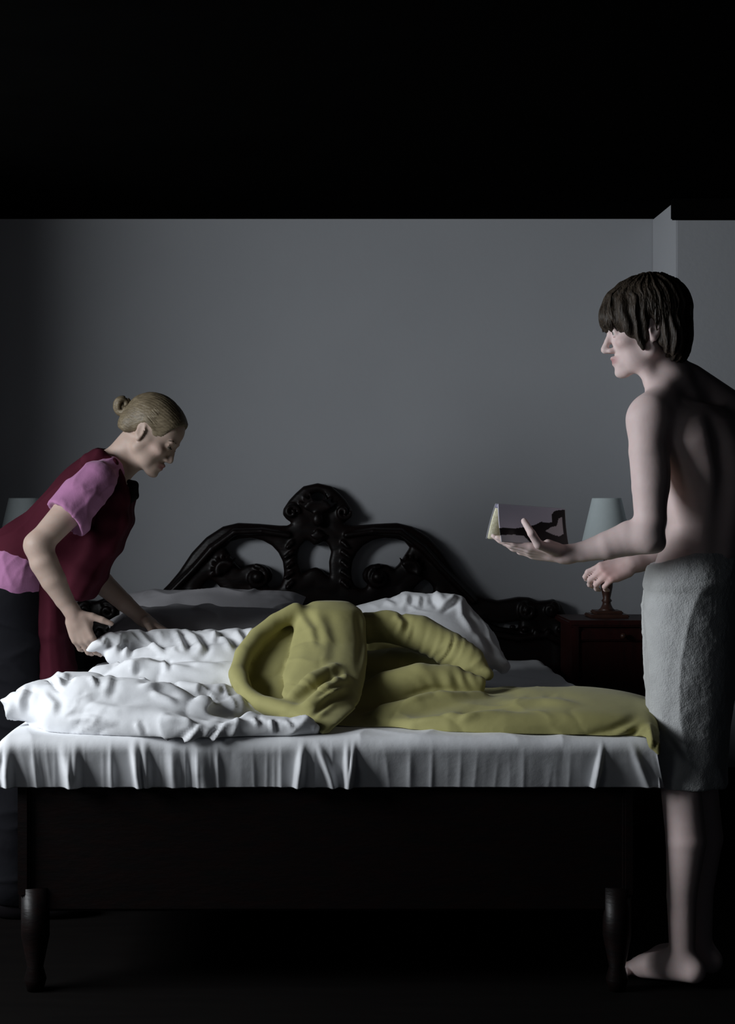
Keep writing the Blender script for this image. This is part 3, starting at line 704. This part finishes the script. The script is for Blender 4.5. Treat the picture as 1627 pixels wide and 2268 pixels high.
def hand(v, O, Fw, Np, Sd, curls, spread, thumb, sc=1.0, k=.005):
    """O wrist, Fw along palm, Np out of the palm, Sd towards the thumb; curls: 4x3 bend angles (rad) index..little"""
    Fw, Np, Sd = [np.array(a, float)/np.linalg.norm(a) for a in (Fw, Np, Sd)]
    P = lambda f, n, s: O+sc*(f*Fw+n*Np+s*Sd)
    v.cone(P(-.01, 0, 0), P(.03, 0, .0), .021*sc, .020*sc, .015)
    offs = [.029, .010, -.009, -.027]; ks = [.088, .092, .087, .078]
    for o, kk in zip(offs, ks):
        v.cone(P(.022, 0, o*.75), P(kk, -.002, o), .0145*sc, .0108*sc, .010)
    v.cone(P(.020, .006, .018), P(.045, .010, .032), .015*sc, .013*sc, .012)
    v.cone(P(.020, .006, -.018), P(.06, .004, -.026), .014*sc, .011*sc, .012)
    Ls = [(.044, .026, .021), (.048, .030, .022), (.045, .028, .021), (.035, .021, .019)]
    tips = []
    for i in range(4):
        p = P(ks[i], -.002, offs[i]); a = 0; r = .0098*sc if i < 3 else .0086*sc
        sp = spread[i]
        for j in range(3):
            a += curls[i][j]
            dr = math.cos(a)*(Fw*math.cos(sp)+Sd*math.sin(sp))+math.sin(a)*Np
            q = p+dr*Ls[i][j]*sc; r2 = r*.88
            v.cone(p, q, r, r2, k); p = q; r = r2
        tips.append(p)
    t = [P(*a) if np.ndim(a) == 1 and isinstance(a, tuple) else a for a in thumb]
    v.chain([(t[0], .0150*sc), (t[1], .0120*sc), (t[2], .0105*sc), (t[3], .0085*sc)], .007)
    return tips
TH = math.radians(45)
# ---------------- man
Hm = np.array(W(1430, 727, 4.12)); fm = np.array([-.985, .12, -.15]); Mm = frame(fm, (-.02, 0, 1)); SM = 1.0
v = Vol((.43, 3.80, -.01), (1.36, 4.72, 1.80), .004)
Pm = head(v, Hm, Mm, SM)
# neck and trapezius
v.chain([(W(1452, 790, 4.13), .052), (W(1470, 840, 4.13), .052), (W(1500, 885, 4.13), .060)], .02)
v.cone(W(1425, 800, 4.10), W(1452, 880, 4.08), .020, .014, .025)
v.cone(W(1500, 830, 4.14), W(1600, 905, 4.2), .040, .045, .035)
v.cone(W(1490, 850, 4.10), W(1445, 905, 4.02), .036, .034, .035)
v.cone(W(1520, 850, 4.18), W(1650, 930, 4.26), .045, .045, .04)
def lv(rows, d0=4.15):
    out = []
    for px, py, a, b, d in rows:
        p = W(px, py, d); out.append((p[2], p[0], p[1], a, b))
    return out
v.loft(lv([(1540, 900, .10, .06, 4.14), (1552, 930, .155, .085, 4.14), (1566, 980, .165, .100, 4.14), (1574, 1040, .160, .108, 4.15), (1578, 1100, .148, .102, 4.16), (1574, 1160, .136, .096, 4.17), (1560, 1210, .134, .098, 4.18), (1548, 1250, .138, .100, 4.18), (1542, 1300, .126, .096, 4.18), (1538, 1360, .122, .094, 4.18)]), TH, .03)
# shoulders, shoulder blades, spine furrow
LS = W(1436, 930, 4.03); RS = W(1655, 935, 4.28)
v.ell(LS, (.052, .052, .060), k=.03); v.ell(RS, (.055, .055, .062), k=.03)
v.cone(W(1470, 915, 4.06), W(1520, 960, 4.08), .045, .06, .04)
v.ell(W(1545, 985, 4.08), (.050, .028, .085), frame((.75, .65, 0), (0.1, 0, 1)), .03)
v.ell(W(1622, 990, 4.16), (.050, .028, .085), frame((.75, .65, 0), (0, 0, 1)), .03)
v.chain([(W(1590, 930, 4.02), .012), (W(1610, 1060, 4.03), .012), (W(1600, 1220, 4.05), .012)], .04, 's')
# left arm
v.chain([(LS, .050), (W(1434, 1000, 4.02), .046), (W(1438, 1080, 4.01), .043), (W(1440, 1150, 4.00), .039), (W(1432, 1188, 4.00), .038)], .02)
v.ell(W(1450, 1050, 4.02), (.035, .038, .08), k=.02)
WR = W(1248, 1228, 4.06)
v.chain([(W(1430, 1188, 4.00), .040), (W(1395, 1192, 4.02), .043), (W(1345, 1208, 4.03), .035), (W(1290, 1222, 4.05), .025), (WR, .0215)], .018)
v.cone(W(1448, 1200, 3.99), W(1455, 1205, 3.99), .022, .018, .02)
# right arm across the far side
RE = W(1560, 1205, 4.52)
v.chain([(RS, .05), (W(1625, 1060, 4.42), .042), (RE, .037), (W(1480, 1228, 4.50), .034), (W(1415, 1246, 4.47), .024)], .018)
v.chain([(W(1415, 1246, 4.47), .024), (W(1396, 1250, 4.46), .024)], .01)
# legs
def leg(hx, dd, kx, ax, d2):
    h = W(hx, 1370, dd); kn = W(kx, 1735, d2); an = W(ax, 2110, d2)
    an[2] = .085; v.chain([(h, .072), ((h+kn)/2, .064), (kn, .050), ((kn*2+an)/3+np.array([.01, -.012, 0]), .050), ((kn+an*2)/3, .037), (an, .032)], .02)
    fd = np.array([-.75, .6, 0]); fd /= np.linalg.norm(fd)
    v.cone(an-fd*.03-[0, 0, .04], an+fd*.10-[0, 0, .052], .032, .026, .03); v.cone(an+fd*.04-[0, 0, .03], an+fd*.15-[0, 0, .066], .028, .017, .03)
    sd = np.array([-fd[1], fd[0], 0])
    for i in range(5): v.cone(an+fd*.14+sd*(i-2)*.016-[0, 0, .068], an+fd*(.175-.006*abs(i-3))+sd*(i-2)*.018-[0, 0, .071], .011, .009, .006)
leg(1512, 4.15, 1506, 1510, 4.135); leg(1564, 4.21, 1544, 1548, 4.225)
# left hand: palm up below the book, thumb over the cover
Fw = W(1150, 1216, 4.07)-WR; Fw /= np.linalg.norm(Fw)
Sd = np.array([.05, -.80, .35]); Sd -= Fw*(Sd@Fw); Sd /= np.linalg.norm(Sd); Np = np.cross(Fw, Sd); Np = Np if Np[2] > 0 else -Np
cu = [(.05, .12, .10), (.10, .25, .15), (.15, .35, .2), (.2, .4, .2)]
tipsL = hand(v, WR, Fw, Np, Sd, cu, (.06, .0, -.04, -.1), [W(1225, 1218, 4.035), W(1192, 1206, 4.005), W(1177, 1182, 3.998), W(1160, 1154, 4.022)], .95)
# right hand, fingers half curled
Wr = W(1398, 1250, 4.46); Fr = W(1345, 1268, 4.45)-Wr; Fr /= np.linalg.norm(Fr)
Sr = np.array([-.25, .55, .8]); Sr -= Fr*(Sr@Fr); Sr /= np.linalg.norm(Sr); Nr = np.cross(Fr, Sr); Nr = Nr if Nr[1] > 0 else -Nr
Nr2 = -Nr
hand(v, Wr, Fr, Nr, Sr, [(.5, .8, .5), (.7, .9, .5), (.8, .9, .5), (.9, .9, .5)], (.1, .03, -.03, -.1), [(.02, .0, .030), (.04, .02, .042), (.062, .040, .04), (.082, .05, .03)], .9)
V, Fc = v.nets(); V = lap(V, Fc, 1, .4)
man = empty('person', (W(1540, 1300, 4.17)[0], 4.17, 0), 'bare-backed person in a white towel standing right of the bed, holding a book', 'person')
cm = colors(V, (.76, .61, .59), Pm, Hm, Mm, SM, (.50, .27, .27), [(W(1340, 1270, 4.4), .06, (.55, .24, .22)), (WR, .03, (.60, .42, .40)), (W(1410, 760, 4.02), .02, (.62, .38, .34))], (.62, .42, .40))
mk('body', V, Fc, M_skinm, man, col=cm)
eyes(Pm, Mm, SM, man); brows(Pm, SM, man, M_brow)

# towel
def tfold(a, z):
    return 1+.008*np.sin(a*5+z*6)*sm(1.15, .7, z)+.008*np.sin(a*9-z*9)*sm(1.1, .6, z)
vt = Vol((.78, 3.90, .46), (1.26, 4.5, 1.16), .004)
hemz = W(1500, 1748, 4.1)[2]
rows = [(1540, 1222, .124, .092, 4.18), (1539, 1262, .128, .098, 4.18), (1537, 1300, .130, .101, 4.18), (1534, 1400, .127, .099, 4.18), (1531, 1500, .121, .095, 4.18), (1526, 1600, .110, .087, 4.18), (1523, 1700, .102, .081, 4.18), (1522, 1790, .100, .080, 4.18)]
r_px = lambda rr, e: [(x, y, a+e, b+e, d) for x, y, a, b, d in rr]
vt.loft(lv(r_px(rows, .012)), TH, .006, fold=tfold)
# rolled band at the waist
band = [(1540, 1236, .124, .093, 4.18), (1539, 1262, .138, .110, 4.18), (1537, 1292, .143, .115, 4.18), (1536, 1304, .138, .110, 4.18)]
vt.loft(lv(r_px(band, .004)), TH, .008)
# overlapping edge at the front
vt.chain([(W(1436, 1290, 4.22), .010), (W(1427, 1340, 4.24), .008), (W(1430, 1400, 4.24), .008), (W(1436, 1500, 4.24), .008), (W(1446, 1600, 4.24), .008), (W(1450, 1700, 4.24), .008)], .004)
# waist edge slopes: lower at the front
p0 = W(1450, 1252, 4.08); vt.cut(W(1490, 1238, 4.1), (-.30, .05, 1))
inner = [(x, y, a-.004, b-.004, d) for x, y, a, b, d in rows]
vt.loft(lv([(1545, 1140, .134, .096, 4.18)]+[(x, y, a-.006, b-.006, d) for x, y, a, b, d in rows]+[(1524, 1830, .136, .110, 4.18)]), TH, .003, 's', fold=tfold)
vt.cut((1, 4, hemz), (0, 0, -1))
V, Fc = vt.nets(); N = normals(V, Fc)
V = V+N*(.0015*perlin(V*26)+.0008*perlin(V*110)+.005*ridge(V*[6, 6, 2.0]+3, 3))[:, None]
mk('towel', V, Fc, M_towel, man, label='white terry towel wrapped round the waist')

# hair of the man: shell and locks
def lockset(P, paths, m, name, parent, base):
    base.build(name, m, parent, True)
vh = Vol(Hm-.17, Hm+.17, .0035)
E = lambda c, r, k=.012, mode='u': vh.ell(Pm(*c), np.array(r)*SM, Mm, k, mode)
E((-.014, 0, .044), (.108, .087, .092))
E((.040, 0, .050), (.062, .078, .058), .02)
E((.078, 0, .036), (.030, .060, .032), .02)
E((-.060, 0, -.020), (.052, .070, .070), .02)
E((-.060, 0, -.072), (.030, .050, .028), .02)
for s in (1, -1):
    E((.030, s*.066, .022), (.040, .020, .046), .015)
    E((.022, s*.070, -.028), (.016, .010, .030), .012)
    E((-.050, s*.066, -.030), (.030, .018, .052), .015)
E((.075, 0, -.045), (.060, .062, .052), .006, 's')
for s in (1, -1): E((-.010, s*.082, -.018), (.016, .022, .030), .006, 's')
V, Fc = vh.nets(); N = normals(V, Fc); L = (V-Hm)@Mm.T
ang = np.arctan2(L[:, 1], L[:, 0]+.02)
V = V+N*(.0035*np.sin(ang*26+4*perlin(L*18))+.003*perlin(L*[60, 60, 18]))[:, None]
hm = mk('hair', V, Fc, M_hairm, man)
mb = MB()
def flow(P, start_ang, crown, drop, rx, ry, rz, cx, cz, lift, rad, seed, jit=.1, zmin=None):
    """a lock that leaves the crown in a direction and falls over the skull ellipsoid"""
    r_ = np.random.default_rng(seed); pts = []; ups = []
    t0 = r_.uniform(.15, .5)
    for i in range(9):
        t = i/8; ph = (t0+(drop-t0)*t); az = start_ang+jit*math.sin(t*3+seed)
        d = np.array([math.sin(ph)*math.cos(az), math.sin(ph)*math.sin(az), math.cos(ph)])
        q = np.array([cx+rx*d[0], ry*d[1], cz+rz*d[2]])*1.0
        q += d*lift*(1+.6*t*t*r_.uniform(-.3, 1)); pts.append(P(*q)); ups.append(P(*(q+d*.01))-P(*q))
    return pts, ups
for i in range(430):
    az = rng.uniform(-math.pi, math.pi); a = abs(az)
    if a < .45: drop = rng.uniform(1.30, 1.62)
    elif a < 1.15: drop = rng.uniform(1.5, 1.95)
    elif a < 1.75: drop = rng.uniform(1.55, 1.72)
    elif a < 2.2: drop = rng.uniform(1.9, 2.2)
    else: drop = rng.uniform(2.0, 2.3)
    pts, ups = flow(Pm, az, 0, drop, .108, .088, .096, -.010, .036, .001, .006, i, rng.uniform(-.16, .16))
    mb.tube(pts, np.array([.0015, .0035, .0045, .005, .005, .0045, .004, .003, .0008])*rng.uniform(.7, 1.3), 6, .5, up=ups)
for i in range(48):      # fringe
    y = rng.uniform(-.062, .062); x1 = .098-.30*y*y/.06*.6
    pts = [Pm(.035, y*.6, .128-.2*abs(y)), Pm(.075, y*.85, .104-.2*abs(y)), Pm(.098-.25*abs(y), y, .066), Pm(.106-.33*abs(y), y*1.04, .036), Pm(.108-.35*abs(y), y*1.08+rng.uniform(-.006, .006), rng.uniform(.006, .016))]
    pp = []
    for a, b in zip(pts[:-1], pts[1:]): pp += [a, (a+b)/2]
    pp.append(pts[-1]); mb.tube(pp, np.array([.0015, .0035, .0045, .005, .005, .0045, .004, .003, .0008]), 6, .5, up=Mm[0])
o = mb.build('hair_locks', M_hairm, hm, True)

# book
bk = empty('book', W(1170, 1165, 4.10), 'open paperback with grey and black cover held in the hand of the man', 'book')
A = W(1099, 1119, 4.065); B = W(1247, 1130, 4.115)          # spine, near and far end
ax = B-A; Lb = np.linalg.norm(ax); ax /= Lb
def bdir(tgt): 
    d = tgt-A; d -= ax*(d@ax); return d/np.linalg.norm(d)
HN = .125
dn = bdir(W(1116, 1207, 4.03)); df = bdir(W(1092, 1200, 4.115))
def incover(px, py):
    c = [.52, .50, .60]
    return c
def panel(name, d, off, thick, n_u, n_v, h, art, m, parent, trim=0.0):
    nr = np.cross(ax, d); V = []; Fc = []; colr = []
    for sgn in (0, 1):
        for i in range(n_u+1):
            for j in range(n_v+1):
                u, t = i/n_u, j/n_v
                bow = .004*math.sin(math.pi*t)
                V.append(A+ax*(trim+u*(Lb-2*trim))+d*(h*t)+nr*(off+sgn*thick+bow)); colr.append(art(u, t))
    n1 = (n_u+1)*(n_v+1)
    for i in range(n_u):
        for j in range(n_v):
            a = i*(n_v+1)+j; q = (a, a+1, a+n_v+2, a+n_v+1); Fc.append(q); Fc.append(tuple(x+n1 for x in q[::-1]))
    ring = [j for j in range(n_v+1)]+[i*(n_v+1)+n_v for i in range(1, n_u+1)]+[n_u*(n_v+1)+j for j in range(n_v-1, -1, -1)]+[i*(n_v+1) for i in range(n_u-1, 0, -1)]
    for a, b in zip(ring, ring[1:]+ring[:1]): Fc.append((b, a, a+n1, b+n1))
    return mk(name, V, Fc, m, parent, True, col=np.array(colr))
def inpoly(x, y, P):
    c = False
    for (x1, y1), (x2, y2) in zip(P, P[1:]+P[:1]):
        if (y1 > y) != (y2 > y) and x < (x2-x1)*(y-y1)/(y2-y1)+x1: c = not c
    return c
dark = [(0, .62), (.25, .60), (.45, .52), (.55, .46), (.63, .38), (.74, .40), (.80, .36), (.80, .16), (.84, .08), (.92, .04), (1.01, .02), (1.01, 1.01), (.45, 1.01), (.35, .80), (.20, .78), (.10, .80), (0, .82)]
white = [(.68, .62), (.78, .50), (.86, .46), (.90, .26), (.95, .22), (.955, .66), (.88, .74), (.78, .70)]
def art(u, t):
    if inpoly(u, t, white): return (.62, .56, .60)
    if inpoly(u, t, dark): return (.010, .008, .010)
    if t > .7: return (.52, .50, .54)
    return (.62+.04*t, .60, .72)
nn = np.cross(ax, dn); sgn = 1 if nn[1] < 0 else -1
panel('cover', dn, sgn*.008, sgn*.0016, 90, 60, HN*.80, art, M_book, bk, 0)
nf = np.cross(ax, df); sgf = 1 if nf[1] > 0 else -1
panel('cover', df, sgf*.008, sgf*.0016, 20, 12, HN*.80, lambda u, t: (.3, .3, .33), M_book, bk, 0)
pg = panel('pages', dn, sgn*.001, sgn*.0065, 8, 8, HN*.77, lambda u, t: (.6, .6, .5), M_page, bk, .003)
panel('pages', df, sgf*.001, sgf*.0065, 8, 8, HN*.77, lambda u, t: (.6, .6, .5), M_page, bk, .003)
MB().tube([A-[0, 0, .002], B-[0, 0, .002]], .009, 14, .6).build('spine', mat('book_spine_paper', (.25, .24, .33), .4, .4), bk, True)

# ---------------- woman
Hw = W(334, 960, 4.84); pit = math.radians(33)
fw = np.array([math.cos(pit)*.97, -.15, -math.sin(pit)]); Mw = frame(fw, (math.sin(pit), 0, math.cos(pit))); SW = .93
v = Vol((-1.12, 4.42, -.01), (-.30, 5.42, 1.58), .004)
Pw = head(v, Hw, Mw, SW, True)
v.chain([(W(296, 985, 4.86), .050), (W(268, 1015, 4.87), .048), (W(235, 1045, 4.88), .055)], .02)
v.cone(W(312, 1010, 4.84), W(270, 1060, 4.87), .024, .018, .025)
pel = W(28, 1300, 4.90); nk = W(232, 1050, 4.89)
axt = nk-pel; axt /= np.linalg.norm(axt); Mt = np.stack([axt, np.array([0, 1., 0]), np.cross(axt, [0, 1., 0])])
v.ell(W(180, 1116, 4.89), (.16, .135, .085), Mt, .04)
v.ell(W(103, 1210, 4.90), (.15, .120, .082), Mt, .05)
v.ell(W(28, 1295, 4.90), (.125, .165, .120), Mt, .05)
RSh = W(212, 1068, 4.74); LSh = W(225, 1075, 5.04)
v.ell(RSh, (.052, .05, .052), k=.03); v.ell(LSh, (.052, .05, .052), k=.03); v.cone(W(235, 1050, 4.80), W(235, 1055, 4.98), .04, .04, .03)
# near arm
El = W(84, 1207, 4.64); Wri = W(163, 1360, 4.66)
v.chain([(RSh, .047), (W(150, 1135, 4.69), .044), (El, .036)], .018)
v.chain([(El, .037), (W(97, 1245, 4.64), .040), (W(118, 1285, 4.645), .036), (W(142, 1328, 4.655), .027), (Wri, .0225)], .018)
v.cone(W(74, 1208, 4.64), W(72, 1212, 4.64), .02, .016, .02)
# far arm
El2 = W(175, 1235, 5.10); Wr2 = W(318, 1372, 5.06)
v.chain([(LSh, .045), (El2, .036), (W(225, 1290, 5.09), .036), (W(275, 1335, 5.07), .028), (Wr2, .021)], .018)
# legs
for dy, x0 in ((-.075, 26), (.075, 24)):
    h = W(x0, 1310, 4.90+dy); kn = h+np.array([.03, 0, -.43]); kn[2] = .5; an = kn+np.array([-.02, 0, -.41]); an[2] = .085
    v.chain([(h, .088), ((h+kn)/2, .072), (kn, .052), ((kn*2+an)/3-[.012, 0, 0], .050), (an, .033)], .02)
    v.cone(an-[.03, 0, .045], an+np.array([.11, 0, -.055]), .032, .026, .03); v.cone(an+np.array([.1, 0, -.055]), an+np.array([.125, 0, -.062]), .022, .018, .02)
# near hand pinching the duvet
Fh = W(188, 1424, 4.66)-Wri; Fh /= np.linalg.norm(Fh)
Sh = np.array([.95, -.15, .1]); Sh -= Fh*(Sh@Fh); Sh /= np.linalg.norm(Sh); Nh = np.cross(Fh, Sh); Nh = Nh if Nh[1] > 0 else -Nh
hand(v, Wri, Fh, Nh, Sh, [(.35, .7, .4), (.4, .75, .4), (.45, .8, .4), (.5, .8, .4)], (.25, .15, .05, -.02), [(.012, .0, .022), (.028, .006, .050), (.050, .010, .076), (.070, .016, .096)], .92)
# far hand on the pillow
Fh2 = W(350, 1390, 5.05)-Wr2; Fh2 /= np.linalg.norm(Fh2)
Sh2 = np.array([0, -.9, .1]); Sh2 -= Fh2*(Sh2@Fh2); Sh2 /= np.linalg.norm(Sh2); Nh2 = np.cross(Fh2, Sh2); Nh2 = Nh2 if Nh2[2] < 0 else -Nh2
hand(v, Wr2, Fh2, Nh2, Sh2, [(.2, .4, .3)]*4, (.1, .03, -.04, -.1), [(.016, .0, .028), (.034, .008, .046), (.056, .02, .055), (.075, .03, .055)], .9)
V, Fc = v.nets(); V = lap(V, Fc, 1, .4)
wom = empty('person', (W(60, 1300, 4.9)[0], 4.9, 0), 'person in pink shirt and maroon apron bending over the left of the bed', 'person')
cw = colors(V, (.40, .30, .25), Pw, Hw, Mw, SW, (.28, .12, .12), [(Wri, .03, (.42, .29, .25))], (.41, .26, .22))
mk('body', V, Fc, M_skinw, wom, col=cw)
eyes(Pw, Mw, SW, wom); brows(Pw, SW, wom, M_brow, .0026); lashes(Pw, SW, wom, M_brow)
# trousers
vt = Vol((-1.14, 4.68, .03), (-.55, 5.14, 1.06), .006)
vt.ell(W(24, 1310, 4.90), (.135, .178, .135), Mt, .03)
for dy, x0 in ((-.078, 28), (.078, 26)):
    h = W(x0, 1320, 4.90+dy); kn = h+np.array([.028, 0, 0]); kn[2] = .5; an = kn+np.array([-.024, 0, 0]); an[2] = .10
    vt.chain([(h, .105), ((h+kn)/2, .090), (kn, .080), (an, .074)], .03)
vt.cut((0, 0, .045), (0, 0, -1))
V, Fc = vt.nets(); N = normals(V, Fc); V = V+N*(.006*ridge(V*[6, 6, 12]+4, 3)+.004*perlin(V*8))[:, None]
mk('trousers', V, Fc, M_black, wom, label='black trousers')
for dy in (-.075, .075):
    vs = Vol((-1.1, 4.68, -.01), (-.5, 5.12, .15), .006); h = W(28, 1320, 4.90+dy); a = np.array([h[0]+.02, h[1], 0])
    vs.ell(a+[-.02, 0, .045], (.065, .045, .055), k=.02); vs.ell(a+[.08, 0, .036], (.12, .047, .042), k=.03); vs.cut((0, 0, .002), (0, 0, -1)); 
    V, Fc = vs.nets(); mk('shoe', V, Fc, M_blackr, wom)
# shirt
vt = Vol((-1.12, 4.52, .82), (-.44, 5.30, 1.40), .0045)
vt.ell(W(180, 1116, 4.89), (.163, .139, .089), Mt, .04)
vt.ell(W(103, 1210, 4.90), (.155, .126, .088), Mt, .05)
vt.ell(W(42, 1278, 4.89), (.115, .178, .125), Mt, .04)
vt.chain([(RSh, .058), (W(178, 1103, 4.715), .062), (W(148, 1140, 4.69), .062)], .025)
vt.chain([(W(150, 1148, 4.69), .058), (W(170, 1160, 4.69), .040)], .02)
vt.chain([(LSh, .058), (W(205, 1130, 5.06), .058), (W(190, 1165, 5.08), .056)], .025)
vt.cone(W(238, 1043, 4.80), W(238, 1048, 4.98), .046, .046, .03)
V0 = W(152, 1156, 4.69); nd = (El-RSh); nd /= np.linalg.norm(nd)
# sleeve end and neck opening and hem
vt.put(lambda x, y, z: np.sqrt((x-El[0])**2+(y-El[1])**2+(z-El[2])**2)-.128, El-.128, El+.128, .004, 's')
p = W(178, 1195, 5.09); vt.put(lambda x, y, z: np.sqrt((x-p[0])**2+(y-p[1])**2+(z-p[2])**2)-.07, p-.07, p+.07, .004, 's')
p2 = W(276, 1016, 4.87); vt.ell(p2, (.07, .062, .07), None, .006, 's')
vt.cut(W(60, 1318, 4.9), -axt*np.array([1, 1, 1])+np.array([0, 0, -.35]))
V, Fc = vt.nets(); N = normals(V, Fc)
V = V+N*(.0035*ridge((V)*[14, 7, 6]+8, 3)+.0025*ridge(V@np.array([[.8,0,.6],[0,1,0],[-.6,0,.8]])*[30, 9, 8]+5, 4)+.003*perlin(V*14))[:, None]
mk('shirt', lap(V, Fc, 1, .4), Fc, M_pink, wom, label='pink short-sleeved shirt')
# apron
va = Vol((-1.14, 4.60, .50), (-.42, 5.2, 1.42), .0045)
va.ell(W(184, 1114, 4.90), (.174, .154, .104), Mt, .03)
va.ell(W(103, 1206, 4.90), (.165, .150, .104), Mt, .04)
va.cone(W(228, 1040, 4.84), W(232, 1046, 4.98), .060, .058, .03)
# straps over the shoulders
for d_ in (4.79, 5.0):
    va.chain([(W(196, 1022, d_), .022), (W(222, 1014, d_), .020), (W(250, 1030, d_), .018), (W(264, 1064, d_), .018), (W(272, 1100, d_), .020)], .012)
# hanging bib
def slab(pts, y0, y1, k=.02):
    for (a, b) in zip(pts[:-1], pts[1:]):
        pa, pb = W(*a[:2], 4.89), W(*b[:2], 4.89); dv = pb-pa; L = np.linalg.norm(dv); dv /= L
        M = np.stack([dv, np.array([0, 1., 0]), np.cross(dv, [0, 1., 0])]); c = (pa+pb)/2; c[1] = (y0+y1)/2
        va.box(c, (L/2+.012, (y1-y0)/2, pr(a[2], 4.89)), M, .018, k)
slab([(262, 1092, 26), (262, 1150, 26), (236, 1210, 24), (200, 1270, 22), (176, 1310, 18)], 4.76, 5.02, .03)
slab([(200, 1180, 60), (165, 1250, 55), (150, 1300, 40)], 4.78, 5.02, .03)
slab([(120, 1290, 26), (120, 1400, 24), (128, 1490, 26), (132, 1528, 27)], 4.76, 5.04, .02)
va.ell(W(48, 1224, 4.90), (.10, .15, .088), Mt, .03)
va.ell(p2, (.086, .086, .086), None, .006, 's')
va.put(lambda x, y, z: np.sqrt((x-RSh[0])**2+(y-RSh[1])**2+(z-RSh[2])**2)-.060, RSh-.06, RSh+.06, .01, 's')
V, Fc = va.nets(); N = normals(V, Fc)
V = V+N*(.006*ridge(V*[8, 8, 4]+18, 3)+.005*perlin(V*9))[:, None]
ap = mk('apron', lap(V, Fc, 1, .4), Fc, M_maroon, wom, label='maroon sleeveless work apron')
mb = MB(); c = W(290, 1090, 4.80)
vb = Vol(c-.06, c+.06, .003)
vb.chain([(c+[-.005, 0, .03], .008), (c+[.008, 0, .02], .014), (c+[.010, 0, -.01], .013), (c+[-.008, 0, -.03], .008)], .01)
vb.chain([(c+[-.02, 0, .01], .006), (c+[-.03, 0, -.02], .005)], .006)
V, Fc = vb.nets(); mk('apron_tie', V, Fc, M_blackr, ap)
# hair
vh = Vol(Hw-.18, Hw+.18, .0035)
E = lambda c, r, k=.012, mode='u': vh.ell(Pw(*c), np.array(r)*SW, Mw, k, mode)
E((-.012, 0, .040), (.101, .080, .087)); E((.035, 0, .056), (.060, .068, .048), .02); E((-.062, 0, -.005), (.050, .066, .055), .02)
E((.098, 0, .020), (.055, .075, .062), .012, 's'); E((.03, .0, -.060), (.10, .12, .055), .012, 's')
for s in (1, -1): E((-.004, s*.080, -.020), (.028, .03, .040), .01, 's')
E((-.075, 0, -.075), (.05, .08, .035), .01, 's')
V, Fc = vh.nets(); N = normals(V, Fc); L = (V-Hw)@Mw.T
an_ = np.arctan2(L[:, 1], L[:, 2]-.02)
V = V+N*(.0006*np.sin(an_*60+3*perlin(L*14))+.0012*perlin(L*[14, 60, 60]))[:, None]
hw = mk('hair', V, Fc, M_hairw, wom, label='ash blond hair pulled back')
bc = W(272, 900, 4.85); mb = MB()
for k in range(5):
    r0 = np.random.default_rng(k); pts = []
    for i in range(22):
        t = i/21*2*math.pi*.95+k*1.3; rr = .016+.003*math.sin(k*2)
        pts.append(bc+np.array([rr*math.cos(t)*(1 if k % 2 else .8), (k-2)*.007+.004*math.sin(t*2), rr*1.15*math.sin(t)]))
    mb.tube(pts, .0085+.002*math.sin(k), 8, 1, up=(0, 1, 0))
mb.lathe(bc-[0, 0, .016], [(.003, 0), (.013, .005), (.016, .016), (.012, .028), (.003, .032)], 16)
mb.tube([bc+[.03, 0, -.02], bc+[.012, 0, -.01], bc], [.02, .016, .012], 10)
mb.build('hair_bun', M_hairw, hw, True)
mb = MB()
for i in range(200):
    a = rng.uniform(-2.1, 2.1); pts = []; ups = []
    st = Pw(.070+.02*math.cos(a), .050*math.sin(a), .075+.035*math.cos(a))
    for j in range(9):
        t = j/8; ph = .55+1.7*t
        x = .085*math.cos(ph*1.0)-.012; rad = math.sin(min(ph, 1.57)*1.0) if ph < 1.57 else 1-.35*(ph-1.57)**1.3
        z = .040+(.088*math.cos(a*(1-.25*t)))*rad*.97-.0*t; y = .081*math.sin(a*(1-.3*t))*rad
        p_ = Pw(x, y, z); pts.append(p_); ups.append(p_-Pw(x*.6, 0, .03))
    mb.tube(pts, np.array([.0006, .0018, .0022, .0024, .0024, .0024, .0022, .0018, .0006])*rng.uniform(.8, 1.3), 5, .5, up=ups)
mb.build('hair_strands', M_hairw, hw, True)
